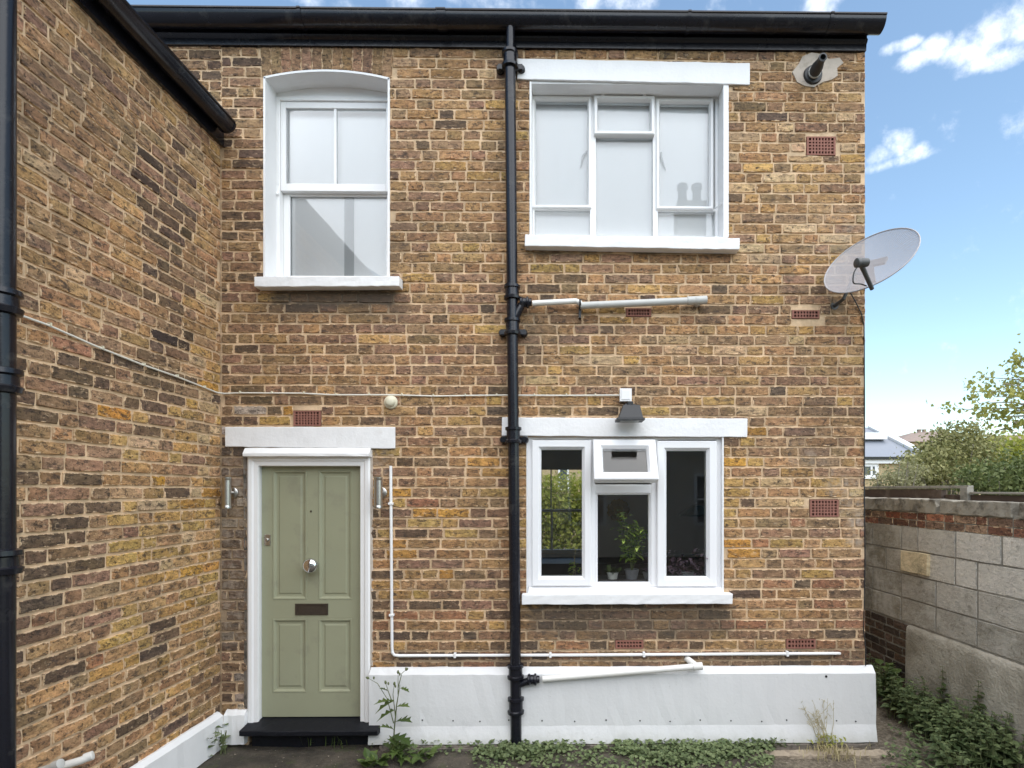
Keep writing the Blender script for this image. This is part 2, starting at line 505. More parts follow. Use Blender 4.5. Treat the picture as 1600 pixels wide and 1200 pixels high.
class MB:
    def __init__(self):
        self.v, self.f = [], []

    def add(self, vs, fs):
        o = len(self.v)
        self.v += [tuple(q) for q in vs]
        self.f += [tuple(i + o for i in q) for q in fs]

    def box(self, x0, x1, y0, y1, z0, z1):
        if x0 > x1: x0, x1 = x1, x0
        if y0 > y1: y0, y1 = y1, y0
        if z0 > z1: z0, z1 = z1, z0
        self.add([(x0, y0, z0), (x1, y0, z0), (x1, y1, z0), (x0, y1, z0), (x0, y0, z1), (x1, y0, z1), (x1, y1, z1), (x0, y1, z1)],
                 [(0, 3, 2, 1), (4, 5, 6, 7), (0, 1, 5, 4), (1, 2, 6, 5), (2, 3, 7, 6), (3, 0, 4, 7)])

    def tube(self, pts, r, n=12, cap=True):
        pts = [Vector(p) for p in pts]
        rs = r if isinstance(r, (list, tuple)) else [r] * len(pts)
        rings = []
        u = None
        for i, p in enumerate(pts):
            t = (pts[min(i + 1, len(pts) - 1)] - pts[max(i - 1, 0)]).normalized()
            if u is None:
                u = t.orthogonal().normalized()
            u = (u - t * u.dot(t)).normalized()
            w_ = t.cross(u)
            rings.append([p + (u * math.cos(a) + w_ * math.sin(a)) * rs[i] for a in (2 * math.pi * k / n for k in range(n))])
        vs = [q for rg in rings for q in rg]
        fs = []
        for i in range(len(pts) - 1):
            for k in range(n):
                a, b = i * n + k, i * n + (k + 1) % n
                fs.append((a, b, b + n, a + n))
        if cap:
            fs.append(tuple(range(n))[::-1])
            fs.append(tuple((len(pts) - 1) * n + k for k in range(n)))
        self.add(vs, fs)

    def lathe(self, o, ax, prof, n=20):
        """prof: (distance along ax, radius)"""
        o, ax = Vector(o), Vector(ax).normalized()
        u = ax.orthogonal().normalized()
        w_ = ax.cross(u)
        vs, fs = [], []
        for t, r in prof:
            for k in range(n):
                a = 2 * math.pi * k / n
                vs.append(o + ax * t + (u * math.cos(a) + w_ * math.sin(a)) * max(r, 1e-4))
        for i in range(len(prof) - 1):
            for k in range(n):
                a, b = i * n + k, i * n + (k + 1) % n
                fs.append((a, b, b + n, a + n))
        fs.append(tuple(range(n))[::-1])
        fs.append(tuple((len(prof) - 1) * n + k for k in range(n)))
        self.add(vs, fs)

    def mitre(self, x0, x1, z0, z1, prof):
        """a mitred frame; prof = (inset, y) points from the outer back round to the inner back"""
        vs, fs = [], []
        for ins, y in prof:
            vs += [(x0 + ins, y, z0 + ins), (x1 - ins, y, z0 + ins), (x1 - ins, y, z1 - ins), (x0 + ins, y, z1 - ins)]
        m = len(prof)
        for i in range(m - 1):
            for k in range(4):
                a, b = i * 4 + k, i * 4 + (k + 1) % 4
                fs.append((a, b, b + 4, a + 4))
        self.add(vs, fs)

    def extrude_x(self, prof, x0, x1, segs=1, jit=0.0, caps=True):
        """closed (y,z) outline swept along x"""
        n = len(prof)
        vs, fs = [], []
        for s in range(segs + 1):
            x = x0 + (x1 - x0) * s / segs
            for y, z in prof:
                vs.append((x + rng.uniform(-jit, jit), y + rng.uniform(-jit, jit), z + rng.uniform(-jit, jit)))
        for s in range(segs):
            for k in range(n):
                a, b = s * n + k, s * n + (k + 1) % n
                fs.append((a, a + n, b + n, b))
        if caps:
            fs.append(tuple(range(n)))
            fs.append(tuple(segs * n + k for k in range(n))[::-1])
        self.add(vs, fs)

    def slab(self, x0, x1, y0, y1, z0, z1, jit=.003, step=.06):
        self.extrude_x([(y0, z0), (y0, (z0 + z1) / 2), (y0, z1), (y1, z1), (y1, z0)], x0, x1, max(2, int(abs(x1 - x0) / step)), jit)

    def build(self, name, mat, parent=None, smooth=False, bevel=0.0, fix=True, loc=None):
        me = bpy.data.meshes.new(name)
        me.from_pydata(self.v, [], self.f)
        if fix:
            bm = bmesh.new()
            bm.from_mesh(me)
            bmesh.ops.recalc_face_normals(bm, faces=bm.faces)
            bm.to_mesh(me)
            bm.free()
        me.materials.append(MAT[mat] if isinstance(mat, str) else mat)
        o = bpy.data.objects.new(name, me)
        col.objects.link(o)
        if parent is not None:
            o.parent = parent
        if loc is not None:
            o.location = loc
        if smooth:
            me.polygons.foreach_set('use_smooth', [True] * len(me.polygons))
            try:
                me.set_sharp_from_angle(angle=R(42))
            except Exception:
                pass
        if bevel:
            bv = o.modifiers.new('bevel', 'BEVEL')
            bv.width = bevel
            bv.segments = 2
            bv.limit_method = 'ANGLE'
            bv.angle_limit = R(35)
        return o


def tag(o, label=None, cat=None, group=None, kind=None):
    if label: o['label'] = label
    if cat: o['category'] = cat
    if group: o['group'] = group
    if kind: o['kind'] = kind
    return o


def empty(name, loc=(0, 0, 0), rz=0.0):
    o = bpy.data.objects.new(name, None)
    o.empty_display_size = .1
    col.objects.link(o)
    o.location = loc
    o.rotation_euler = (0, 0, rz)
    return o


def one(mb, name, mat, label, cat, group=None, **kw):
    return tag(mb.build(name, mat, **kw), label, cat, group)


# ------------------------------------------------------------------ bricks
CRS = .0777
BH = .0642


def brick_proto(L, H, r):
    """outline of ten points, a worn bevelled face looking to -y"""
    hx, hz = L / 2, H / 2
    j = lambda a: r.uniform(-a, a)
    base = [(-hx, -hz), (-hx * .35, -hz), (hx * .35, -hz), (hx, -hz), (hx, 0), (hx, hz), (hx * .3, hz), (-hx * .3, hz), (-hx, hz), (-hx, 0)]
    out = []
    for i, (x, z) in enumerate(base):
        corner = i in (0, 3, 5, 8)
        cx = -math.copysign(r.uniform(.000, .0045), x) if corner else j(.003)
        cz = -math.copysign(r.uniform(.000, .0035), z) if corner and z else j(.0032)
        out.append((x + cx, z + cz))
    ring0 = [(x, .016, z) for x, z in out]
    ring1 = [(x, .0015 + j(.0015), z) for x, z in out]
    ring2 = []
    for x, z in out:
        ring2.append((x - math.copysign(min(.0035 + j(.002), abs(x) * .4), x), -.003 + j(.0022), z - math.copysign(min(.003 + j(.0015), abs(z)), z)))
    vs = ring0 + ring1 + ring2
    fs = []
    for s in (0, 10):
        for k in range(10):
            a, b = s + k, s + (k + 1) % 10
            fs.append((a, b, b + 10, a + 10))
    fs.append(tuple(20 + k for k in range(10)))
    return vs, fs


class BrickPool:
    def __init__(self, sizes, mat, n=16, seed=3):
        r = random.Random(seed)
        self.items = []
        for L, H in sizes:
            for _ in range(n):
                vs, fs = brick_proto(L, H, r)
                me = bpy.data.meshes.new('brick')
                me.from_pydata(vs, [], fs)
                me.materials.append(mat)
                bl_ = [q for x, y, z in vs for q in (x, z, L / 2, H / 2)]
                me.attributes.new('bl', 'FLOAT_COLOR', 'POINT').data.foreach_set('color', bl_)
                self.items.append((L, H, vs, fs, me))

    def pick(self, L, H):
        cand = sorted(self.items, key=lambda t: abs(t[0] - L) / L + abs(t[1] - H) / H + rng.random() * .02)
        d0 = abs(cand[0][0] - L) / L + abs(cand[0][1] - H) / H
        cand = [c for c in cand if abs(c[0] - L) / L + abs(c[1] - H) / H < d0 + .05]
        return rng.choice(cand)


POOL = BrickPool([(.240, BH), (.115, BH), (.19, BH), (.075, BH), (.05, BH), (.115, .035), (.24, .035)], MAT['brick'], 14)


def flemish(x0, x1, z0, n, holes, SL=.2535, HL=.127, crs=CRS, h=BH, r=rng):
    out = []
    for k in range(n):
        za0 = z0 + k * crs + (crs - h) / 2
        x = x0 - .5 + (k % 2) * (SL + HL) / 2 + r.uniform(-.03, .03)
        stretcher = True
        while x < x1:
            L = (SL if stretcher else HL) + r.uniform(-.012, .012)
            if r.random() < .06:
                L = r.choice((SL * .75, HL, SL))
            stretcher = not stretcher
            segs = [(x + .0058, x + L - .0058, za0 + r.uniform(-.0015, .0015), za0 + h + r.uniform(-.002, .002))]
            x += L
            for hx0, hx1, hz0, hz1 in holes:
                nxt = []
                for a, b, c, d in segs:
                    if b <= hx0 or a >= hx1 or d <= hz0 or c >= hz1:
                        nxt.append((a, b, c, d))
                        continue
                    zo = min(d, hz1) - max(c, hz0)
                    if zo < .3 * (d - c):      # a brick trimmed along the opening's edge
                        nxt.append((a, b, c, hz0 - .002) if c < hz0 else (a, b, hz1 + .002, d))
                        continue
                    if a < hx0: nxt.append((a, hx0 - .004, c, d))
                    if b > hx1: nxt.append((hx1 + .004, b, c, d))
                segs = nxt
            for a, b, c, d in segs:
                a, b = max(a, x0 + .002), min(b, x1 - .001)
                if b - a > .03 and d - c > .02:
                    out.append((a, b, c, d))
    return out


PAL0 = dict(T=(.36, .236, .132), Y=(.41, .28, .125), O=(.45, .26, .085), G=(.25, .175, .112), P=(.245, .16, .112), D=(.105, .078, .06),
           R=(.28, .155, .10), L=(.45, .34, .215), W=(.40, .36, .32), K=(.028, .024, .024), B=(.30, .195, .11))
PAL = {k: (v[0] * 1.13, v[1] * 1.07, v[2] * .99) for k, v in PAL0.items()}


def choose(spec):
    keys = [s[0] for s in spec.split()]
    ws = [float(s[1:]) for s in spec.split()]
    k = rng.choices(keys, ws)[0]
    c = PAL[k]
    # neighbours in the kiln: blend a little toward the middle of the palette
    t = rng.uniform(0, .26)
    m = rng.uniform(.82, 1.2)
    c = [(a * (1 - t) + b * t) * m for a, b in zip(c, PAL['B'])]
    return (c[0] * rng.uniform(.96, 1.04), c[1] * rng.uniform(.96, 1.04), c[2] * rng.uniform(.92, 1.06), 1)


def place_bricks(items, parent, mtx, colour, limit=300, pool=POOL, mass_mat='brick_mass', name='brick', mass_name='brickwork', ybase=0.0):
    """items: x0,x1,z0,z1 in the parent's frame. the largest in view become single bricks, the rest one joined part"""
    data = []
    for a, b, c, d in items:
        cs = [proj(mtx @ Vector((x, 0, z))) for x, z in ((a, c), (b, c), (b, d), (a, d))]
        inside = 0 < sum(q[0] for q in cs) / 4 < 1600 and 0 < sum(q[1] for q in cs) / 4 < 1200
        ar = .5 * abs(sum(cs[i][0] * cs[(i + 1) % 4][1] - cs[(i + 1) % 4][0] * cs[i][1] for i in range(4)))
        mid = (sum(q[0] for q in cs) / 4, sum(q[1] for q in cs) / 4)
        data.append((ar if inside else 0, mid, (a, b, c, d)))
    data.sort(key=lambda t: -t[0])
    mass_v, mass_f, mass_c, mass_b = [], [], [], []
    for i, (ar, mid, (a, b, c, d)) in enumerate(data):
        L, H, vs, fs, me = pool.pick(b - a, d - c)
        ctr = Vector(((a + b) / 2, ybase + rng.uniform(-.0025, .003), (c + d) / 2))
        sx, sz = (b - a) / L, (d - c) / H
        tilt = rng.uniform(-.008, .008)
        flip = -1 if rng.random() < .5 else 1
        cl_ = colour(*mid)
        if i < limit and ar > 0:
            o = bpy.data.objects.new(name, me)
            o.scale = (sx, 1, sz)
            o.rotation_euler = (0, tilt, 0)
            o.location = ctr
            o.color = cl_
            o.parent = parent
            col.objects.link(o)
        else:
            o0 = len(mass_v)
            ct, sn = math.cos(tilt), math.sin(tilt)
            for x, y, z in vs:
                mass_b += [x, z, L / 2, H / 2]
                x, z = x * sx, z * sz
                mass_v.append((ctr.x + x * ct + z * sn, ctr.y + y, ctr.z - x * sn + z * ct))
            for fc in fs:
                mass_f.append(tuple(q + o0 for q in fc))
            mass_c += [cl_] * len(vs)
    if mass_v:
        me = bpy.data.meshes.new(mass_name)
        me.from_pydata(mass_v, [], mass_f)
        at = me.attributes.new('tint', 'FLOAT_COLOR', 'POINT')
        at.data.foreach_set('color', np.array(mass_c, dtype=np.float32).ravel())
        me.attributes.new('bl', 'FLOAT_COLOR', 'POINT').data.foreach_set('color', mass_b)
        me.materials.append(MAT[mass_mat])
        o = bpy.data.objects.new(mass_name, me)
        o.parent = parent
        o['kind'] = 'stuff'
        col.objects.link(o)


def front_colour(px, py):
    if px < 412:
        return choose('G3 D3 P2 B1') if py < 640 else choose('D3 G3 W1.2 P1')
    if py < 150: return choose('G5 T2 P2 L.5 B2')
    if py < 430 and px < 800: return choose('T4 G3 P4 B3 Y.8 D1')
    if py < 430: return choose('T5 G3 L1.5 P2 B2 Y1 D.6') if px > 1140 else choose('Y3 T4 B3 P1')
    if py < 640 and px < 790: return choose('G4 P4 T3 B3 D1.3 Y.8')
    if py < 640: return choose('T5 Y2 P2.5 G2.5 L1 B3 D.8')
    if py < 900 and px < 790: return choose('T3 Y2 P4 D1.8 G2 O.7 B2 R.3')
    if py < 900 and 790 <= px < 830: return choose('Y3 T3 B3 D1')
    if py < 900: return choose('O1.5 Y4 T3 B2 P1.5 D1') if px < 1180 and py > 660 else choose('T4 P3.5 Y1 R.8 G3 L.8 B2 D.5')
    if px < 830: return choose('P3 D2.5 Y1.5 B2 R.7 T1')
    return choose('P4 D3 R1.8 G2 T1 B2')


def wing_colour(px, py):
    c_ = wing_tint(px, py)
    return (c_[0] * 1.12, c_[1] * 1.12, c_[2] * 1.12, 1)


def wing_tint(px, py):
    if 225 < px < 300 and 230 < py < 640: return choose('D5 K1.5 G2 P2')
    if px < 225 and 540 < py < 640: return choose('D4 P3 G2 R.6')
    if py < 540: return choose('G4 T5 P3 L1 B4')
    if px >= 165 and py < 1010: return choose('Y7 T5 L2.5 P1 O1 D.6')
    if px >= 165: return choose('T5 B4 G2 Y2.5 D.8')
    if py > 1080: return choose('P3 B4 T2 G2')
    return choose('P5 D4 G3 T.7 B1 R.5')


# ------------------------------------------------------------------ the setting: ground
def uneven_grid(xs, ys, fz):
    vs = [(x, y, fz(x, y)) for y in ys for x in xs]
    n = len(xs)
    fs = [(j * n + i, j * n + i + 1, (j + 1) * n + i + 1, (j + 1) * n + i) for j in range(len(ys) - 1) for i in range(n - 1)]
    return vs, fs


def frange(a, b, s):
    return [a + s * i for i in range(int(round((b - a) / s)) + 1)]


XW = P(345, 765).x             # plane of the side wing
XR = P(1352, 765).x            # right edge of the house
GA = (3.13, 1.52)              # garden wall line
GB = (3.24, -.32)

m, n, l, b = new_mat('yard_ground')
pos = n.new('ShaderNodeNewGeometry').outputs['Position']
f1, f2, f3 = noise(n, l, pos, 2.6, 8, .7), noise(n, l, pos, 40, 5, .7), noise(n, l, pos, 7, 6, .7)
c = mixc(n, l, ramp(n, l, f1, .38, .62), (.04, .034, .025), (.095, .078, .058))
c = mixc(n, l, M_(n, l, 'MULTIPLY', ramp(n, l, f3, .52, .66), .8), c, (.055, .06, .026))
c = mixc(n, l, M_(n, l, 'MULTIPLY', ramp(n, l, f2, .6, .72), .55), c, (.2, .165, .12))
sx = n.new('ShaderNodeSeparateXYZ')
l.new(pos, sx.inputs[0])
rgt = ramp(n, l, M_(n, l, 'ADD', sx.outputs['X'], M_(n, l, 'MULTIPLY', f3, .8)), 1.5, 2.2)
c = mixc(n, l, M_(n, l, 'MULTIPLY', rgt, .75), c, mixc(n, l, ramp(n, l, f2, .4, .65), (.10, .08, .055), (.27, .225, .165)))
l.new(c, b.inputs['Base Color'])
b.inputs['Roughness'].default_value = .85
bp = n.new('ShaderNodeBump')
bp.inputs['Strength'].default_value = .8
bp.inputs['Distance'].default_value = .02
l.new(M_(n, l, 'ADD', f2, M_(n, l, 'MULTIPLY', f3, .8)), bp.inputs['Height'])
l.new(bp.outputs[0], b.inputs['Normal'])
MAT['ground'] = m

xs = [-400, -120, -40, -12, -6] + frange(-4, 5, .09) + [7, 12, 25, 60, 150, 400]
ys = [-400, -100, -30, -9] + frange(-5, 2, .09) + [4, 9, 20, 50, 120, 400]


def gz(x, y):
    if -4.2 < x < 5.2 and -5.2 < y < 2.2:
        return .006 * math.sin(7 * x + 3 * y) + .005 * math.sin(13 * y - 5 * x) + rng.uniform(-.004, .004) - .008
    return -.01


g = MB()
g.add(*uneven_grid(xs, ys, gz))
gr = g.build('ground', 'ground', smooth=True, fix=False)
tag(gr, 'dark mossy yard ground in front of the house', kind='structure')
# concrete footing strip showing below the white plinth
strip = MB()
strip.slab(P(600, 1160).x, XR + .03, -.1, .02, -.02, .022, .004, .05)
MAT['footing'] = pm('old_footing', (.17, .145, .12), .95, .25, 16, (.06, .055, .045), .5, .62, 10, .7, 60)
tag(strip.build('footing_strip', 'footing'), 'worn concrete footing strip under the white plinth', kind='structure')
edge = MB()
e0, e1 = PG(1195, 1172, .02), PG(1385, 1166, .02)
edge.slab(e0.x, e1.x, e0.y - .07, e0.y + .02, -.03, .01, .006, .03)
MAT['pale_edge'] = pm('pale_concrete', (.33, .27, .2), .95, .2, 14, (.2, .16, .12), .5, .65, 12, .6, 60)
tag(edge.build('paving_edge', 'pale_edge'), 'pale broken concrete paving edge at the right end of the plinth', kind='structure')
edge = MB()
e0, e1 = PG(640, 1168, .012), PG(770, 1168, .012)
edge.slab(e0.x, e1.x, e0.y - .03, e0.y + .02, -.03, .012, .005, .04)
tag(edge.build('paving_edge', 'footing'), 'narrow pinkish concrete edge left of the black downpipe foot', kind='structure')

# ------------------------------------------------------------------ the house
house = tag(empty('brick_house'), 'two storey yellow stock brick house with sage green door and white window surrounds', 'house')
EAVE = 5.335
DEP = 3.85
op_a = rect(412.5, 110, 608.5, 436)
spring_z = P(412, 121).z
op_b = rect(828, 129, 1136, 371)
op_c = rect(823, 682, 1130, 934)
op_d = rect(387, 702, 579, 1162)
op_d = (op_d[0], op_d[1], -.05, op_d[3])
vents = [rect(458, 641, 502, 666), rect(1260, 213, 1306, 243), rect(1237, 484, 1281, 498), rect(978, 481, 1018, 495),
         rect(1265, 780, 1311, 808), rect(961, 1000, 1006, 1014), rect(1228, 998, 1275, 1014)]
vent_dims = [(8, 5), (8, 5), (8, 2), (8, 2), (8, 5), (8, 2), (8, 2)]
holes = [op_a, op_b, op_c, op_d] + vents
XL = XW - 1.2
YM = .0065                      # mortar face


def holed_wall(mb, x0, x1, z0, z1, hs, y0, y1):
    xs_ = sorted({x0, x1} | {q for h in hs for q in h[:2] if x0 < q < x1})
    zs_ = sorted({z0, z1} | {q for h in hs for q in h[2:] if z0 < q < z1})

    def solid(i, k):
        if not (0 <= i < len(xs_) - 1 and 0 <= k < len(zs_) - 1):
            return False
        cx, cz = (xs_[i] + xs_[i + 1]) / 2, (zs_[k] + zs_[k + 1]) / 2
        return not any(h[0] < cx < h[1] and h[2] < cz < h[3] for h in hs)
    for i in range(len(xs_) - 1):
        for k in range(len(zs_) - 1):
            if not solid(i, k):
                continue
            a, b_, c_, d_ = xs_[i], xs_[i + 1], zs_[k], zs_[k + 1]
            v = [(a, y0, c_), (b_, y0, c_), (b_, y0, d_), (a, y0, d_), (a, y1, c_), (b_, y1, c_), (b_, y1, d_), (a, y1, d_)]
            f = [(0, 1, 2, 3), (5, 4, 7, 6)]
            if not solid(i - 1, k): f.append((4, 0, 3, 7))
            if not solid(i + 1, k): f.append((1, 5, 6, 2))
            if not solid(i, k - 1): f.append((4, 5, 1, 0))
            if not solid(i, k + 1): f.append((3, 2, 6, 7))
            mb.add(v, f)


ax0, ax1, az0, az1 = op_a
acx, ahw = (ax0 + ax1) / 2, (ax1 - ax0) / 2


def arch_z(x, rise=az1 - spring_z):
    t = (x - acx) / ahw
    return spring_z + rise * (1 - t * t)


wm = MB()
holed_wall(wm, XL, XR, -.05, EAVE + .02, holes, YM, .25)
N = 14
for i in range(N):
    a, b_ = ax0 + (ax1 - ax0) * i / N, ax0 + (ax1 - ax0) * (i + 1) / N
    za, zb = arch_z(a), arch_z(b_)
    wm.add([(a, YM, za), (b_, YM, zb), (b_, YM, az1 + .001), (a, YM, az1 + .001), (a, .25, za), (b_, .25, zb), (b_, .25, az1 + .001), (a, .25, az1 + .001)],
           [(0, 1, 2, 3), (4, 7, 6, 5), (0, 4, 5, 1)])
wm.build('wall', 'mortar', house, fix=False)

# bricks of the front
arch_rect = rect(411, 60, 613, 122)
arch_rect = (arch_rect[0], arch_rect[1], spring_z + .01, EAVE + .1)
plinth_top = P(900, 1041).z
n_courses = int((EAVE - (plinth_top - .03)) / CRS) + 1
brick_holes = holes + [arch_rect]
items = flemish(XW + .004, XR, plinth_top - .035, n_courses, brick_holes)
items = [t for t in items if t[3] < EAVE + .06]
low0 = zt2_early = P(366, 1108).z
nlow = int((plinth_top - .035 - low0) / CRS) + 1
items += flemish(XW + .004, op_d[0] - .02, plinth_top - .035 - nlow * CRS, nlow, [])
items += [t for t in flemish(XL, XW + .004, 4.56, int((EAVE - 4.56) / CRS) + 1, [])]
place_bricks(items, house, Matrix.Identity(4), front_colour, 290)
# soldier bricks of the flat arch, tilted a little to a common centre
na = 13
for i in range(na):
    t = (i + .5) / na
    x = ax0 - .02 + (ax1 - ax0 + .04) * t
    zb = arch_z(min(max(x, ax0), ax1)) + .004
    zt = EAVE - .012 if abs(t - .5) < .6 else EAVE
    L, H, vs, fs, me = POOL.pick(.24, BH)
    o = bpy.data.objects.new('arch_brick', me)
    o.scale = ((zt - zb) / L, 1, .073 / BH)
    o.rotation_euler = (0, R(90) + (t - .5) * .10, 0)
    o.location = (x + (t - .5) * .01, 0, (zb + zt) / 2)
    o.color = choose('G6 P2 B2')
    o.parent = house
    col.objects.link(o)

# side, back walls and roof
MAT['side_brick'] = brick_mat('side_wall_brick', 'object', stains_shade=False)
sw = MB()
FILL_WIN = (1.0, 3.2, .95, 2.4)  # unseen opening added to let fill daylight into the kitchen
tmp = MB()
holed_wall(tmp, .2505, DEP, -.05, EAVE + .02, [FILL_WIN], 0, .25)
sw.add([(XR - .0005 - y, x, z) for x, y, z in tmp.v], tmp.f)
sw.box(XL, XL + .25, .2505, DEP, -.05, EAVE + .02)
o = sw.build('side_wall', 'side_brick', house)
o.color = (.27, .18, .1, 1)
back_win = (-1.7, .33, 1.03, 2.3)  # left part, out of view, widened to let extra daylight in
bw = MB()
holed_wall(bw, XL + .2505, XR - .2505, -.05, EAVE + .02, [back_win], DEP - .25, DEP)
o = bw.build('rear_wall', 'side_brick', house, fix=False)
o.color = (.27, .18, .1, 1)
rf = MB()
ridge = (DEP / 2, EAVE + 1.5)
rf.extrude_x([(-.07, EAVE + .10), (ridge[0], ridge[1]), (DEP + .1, EAVE + .10), (DEP + .1, EAVE + .06), (ridge[0], ridge[1] - .06), (-.05, EAVE + .05)], XL - .1, XR + .04)
rf.build('roof', 'slate', house)
gb = MB()
gb.extrude_x([(.02, EAVE + .03), (DEP - .02, EAVE + .03), (ridge[0], ridge[1] - .1)], XR - .2, XR - .01)
o = gb.build('gable', 'side_brick', house)
o.color = (.27, .18, .1, 1)

# fascia, moulding and gutter
fx0 = XL
fa = MB()
fa.extrude_x([(.003, EAVE - .055), (-.022, EAVE - .055), (-.026, EAVE - .012), (-.04, EAVE - .002), (-.046, EAVE + .014), (-.034, EAVE + .03), (-.03, EAVE + .10), (.003, EAVE + .10)], fx0, XR - .004)
fa.build('fascia', 'black', house, smooth=True)


def gutter_profile(yc, zc, r, t=.006, n=14):
    o_, i_ = [], []
    for k in range(n + 1):
        a = math.pi * k / n
        o_.append((yc - r * math.cos(a), zc - r * math.sin(a)))
        i_.append((yc - (r - t) * math.cos(a), zc - (r - t) * math.sin(a)))
    lip = [(yc - r - .008, zc + .006), (yc - r - .008, zc + .014), (yc - r + .004, zc + .014)]
    return lip[::-1] + [(yc - r, zc)] + o_[1:] + i_[::-1] if False else [(yc - r + t, zc + .014), (yc - r - .009, zc + .014), (yc - r - .009, zc + .004)] + o_[0:] + i_[::-1]


GY, GZ, GR = -.112, EAVE + .078, .072
gt = MB()
gt.extrude_x(gutter_profile(GY, GZ, GR), fx0, XR + .06)
gut = gt.build('gutter', 'black', house, smooth=True)
for px in (690, 1076, 1297, 470):
    un = MB()
    x = P(px, 30, -.15).x
    wd = .035 if px == 690 else .012
    un.extrude_x(gutter_profile(GY, GZ, GR + .006, .005), x - wd, x + wd)
    un.build('gutter_clip' if px != 690 else 'gutter_joint', 'black', gut, smooth=True)

# plinth
def plinth_profile(out, zt):
    return [(.003, zt), (-.012, zt), (-out, zt - .045), (-out - .002, .30), (-out - .002, .155), (-out - .028, .03), (.003, .03)]


m = MAT['plinth_paint']
n, l = m.node_tree.nodes, m.node_tree.links
b = n['Principled BSDF']
src = b.inputs['Base Color'].links[0].from_socket
gpos = n.new('ShaderNodeNewGeometry').outputs['Position']
gs = n.new('ShaderNodeSeparateXYZ')
l.new(gpos, gs.inputs[0])
lowm = ramp(n, l, M_(n, l, 'ADD', gs.outputs['Z'], M_(n, l, 'MULTIPLY', noise(n, l, gpos, 9, 6, .7), .16)), .21, .08)
l.new(mixc(n, l, M_(n, l, 'MULTIPLY', lowm, .45), mixc(n, l, M_(n, l, 'MULTIPLY', ramp(n, l, noise(n, l, gpos, 30, 5, .7), .63, .72), .3), src, (.4, .4, .36)), (.34, .34, .27)), b.inputs['Base Color'])
pl = MB()
px0 = P(580.5, 1100).x
pl.extrude_x(plinth_profile(.055, plinth_top), px0, XR + .052, 60, .0022)
plo = pl.build('plinth', 'plinth_paint', house)
for i, px in enumerate((660, 708, 750, 795, 847, 898, 947, 1000, 1047, 1094, 1142, 1190, 1229, 1307, 1337)):
    sd = MB()
    p = P(px, 1125 + (i % 3), -.057)
    sd.lathe((p.x, -.05, p.z), (0, -1, 0), [(0, .0055), (.0105, .0055)], 8)
    sd.build('screw', 'black_matte', plo)
sd = MB()
p = P(1291, 1057, -.056)
sd.lathe((p.x, -.045, p.z), (0, -1, 0), [(0, .009), (.0125, .009)], 8)
sd.build('screw', 'black_matte', plo)
pl2 = MB()
zt2 = P(366, 1108).z
pl2.extrude_x([(.003, zt2), (-.02, zt2), (-.045, zt2 - .03), (-.047, .02), (.003, .02)], XW + .05, P(387, 1120).x, 5, .003)
pl2.build('plinth', 'white', house)

# air bricks
for (x0, x1, z0, z1), (nx, nz_) in zip(vents, vent_dims):
    ab = MB()
    fr, y0, y1 = .018, -.003, .022
    ix0, ix1, iz0, iz1 = x0 + fr, x1 - fr, z0 + fr * .75, z1 - fr * .75
    ab.box(x0 + .003, ix0, y0, y1, z0 + .003, z1 - .003)
    ab.box(ix1, x1 - .003, y0, y1, z0 + .003, z1 - .003)
    ab.box(ix0, ix1, y0, y1, z0 + .003, iz0)
    ab.box(ix0, ix1, y0, y1, iz1, z1 - .003)
    pw, ph = (ix1 - ix0) / nx, (iz1 - iz0) / nz_
    for i in range(1, nx):
        x = ix0 + pw * i
        ab.box(x - pw * .24, x + pw * .24, y0 + .001, y1, iz0, iz1)
    for k in range(1, nz_):
        z = iz0 + ph * k
        ab.box(ix0, ix1, y0 + .0016, y1 - .002, z - ph * .24, z + ph * .24)
    a_o = ab.build('air_brick', 'terracotta', house)
    cv = MB()
    cv.box(x0 + .001, x1 - .001, .03, .06, z0 + .001, z1 - .001)
    cv.build('cavity', 'terracotta_dark', a_o)

# ---- lintels and sills
def slab_part(name, px0, py0, px1, py1, out, parent=house, mat='white', jit=.0028, back=.003, z=None, bevel=.004):
    x0, x1, z0, z1 = rect(px0, py0, px1, py1, -out)
    mb = MB()
    mb.slab(x0, x1, -out, back, z0, z1, jit)
    return mb.build(name, mat, parent, bevel=bevel)


def slanted_slab(name, pa, pb, pc, pd, out, parent=house, mat='white', jit=.0025, back=.003, steps=26):
    """front corners from photo pixels: lower left, lower right, upper right, upper left"""
    q = [P(*p, -out) for p in (pa, pb, pc, pd)]
    vs, fs = [], []
    for s in range(steps + 1):
        t = s / steps
        lo, hi = q[0].lerp(q[1], t), q[3].lerp(q[2], t)
        j = lambda: rng.uniform(-jit, jit)
        vs += [(lo.x + j(), -out + j() * .6, lo.z + j()), ((lo.x + hi.x) / 2, -out + j() * .7, (lo.z + hi.z) / 2), (hi.x + j(), -out + j() * .6, hi.z + j()), (hi.x, back, hi.z), (lo.x, back, lo.z)]
    for s in range(steps):
        for k in range(5):
            a, b_ = s * 5 + k, s * 5 + (k + 1) % 5
            fs.append((a, b_, b_ + 5, a + 5))
    fs += [tuple(range(5)), tuple(steps * 5 + k for k in range(5))]
    mb = MB()
    mb.add(vs, fs)
    return mb.build(name, mat, parent, bevel=.005)


slanted_slab('lintel', (808, 123), (1172, 132), (1172, 98), (808, 91), .016)['label'] = 'white painted lintel over the upper three light window'
slanted_slab('lintel', (784, 681), (1168, 683), (1168, 654), (784, 652), .014)['label'] = 'white painted lintel over the kitchen window'
slanted_slab('lintel', (351, 698), (617, 701), (617, 667), (351, 667), .018)['label'] = 'white painted lintel over the green door'

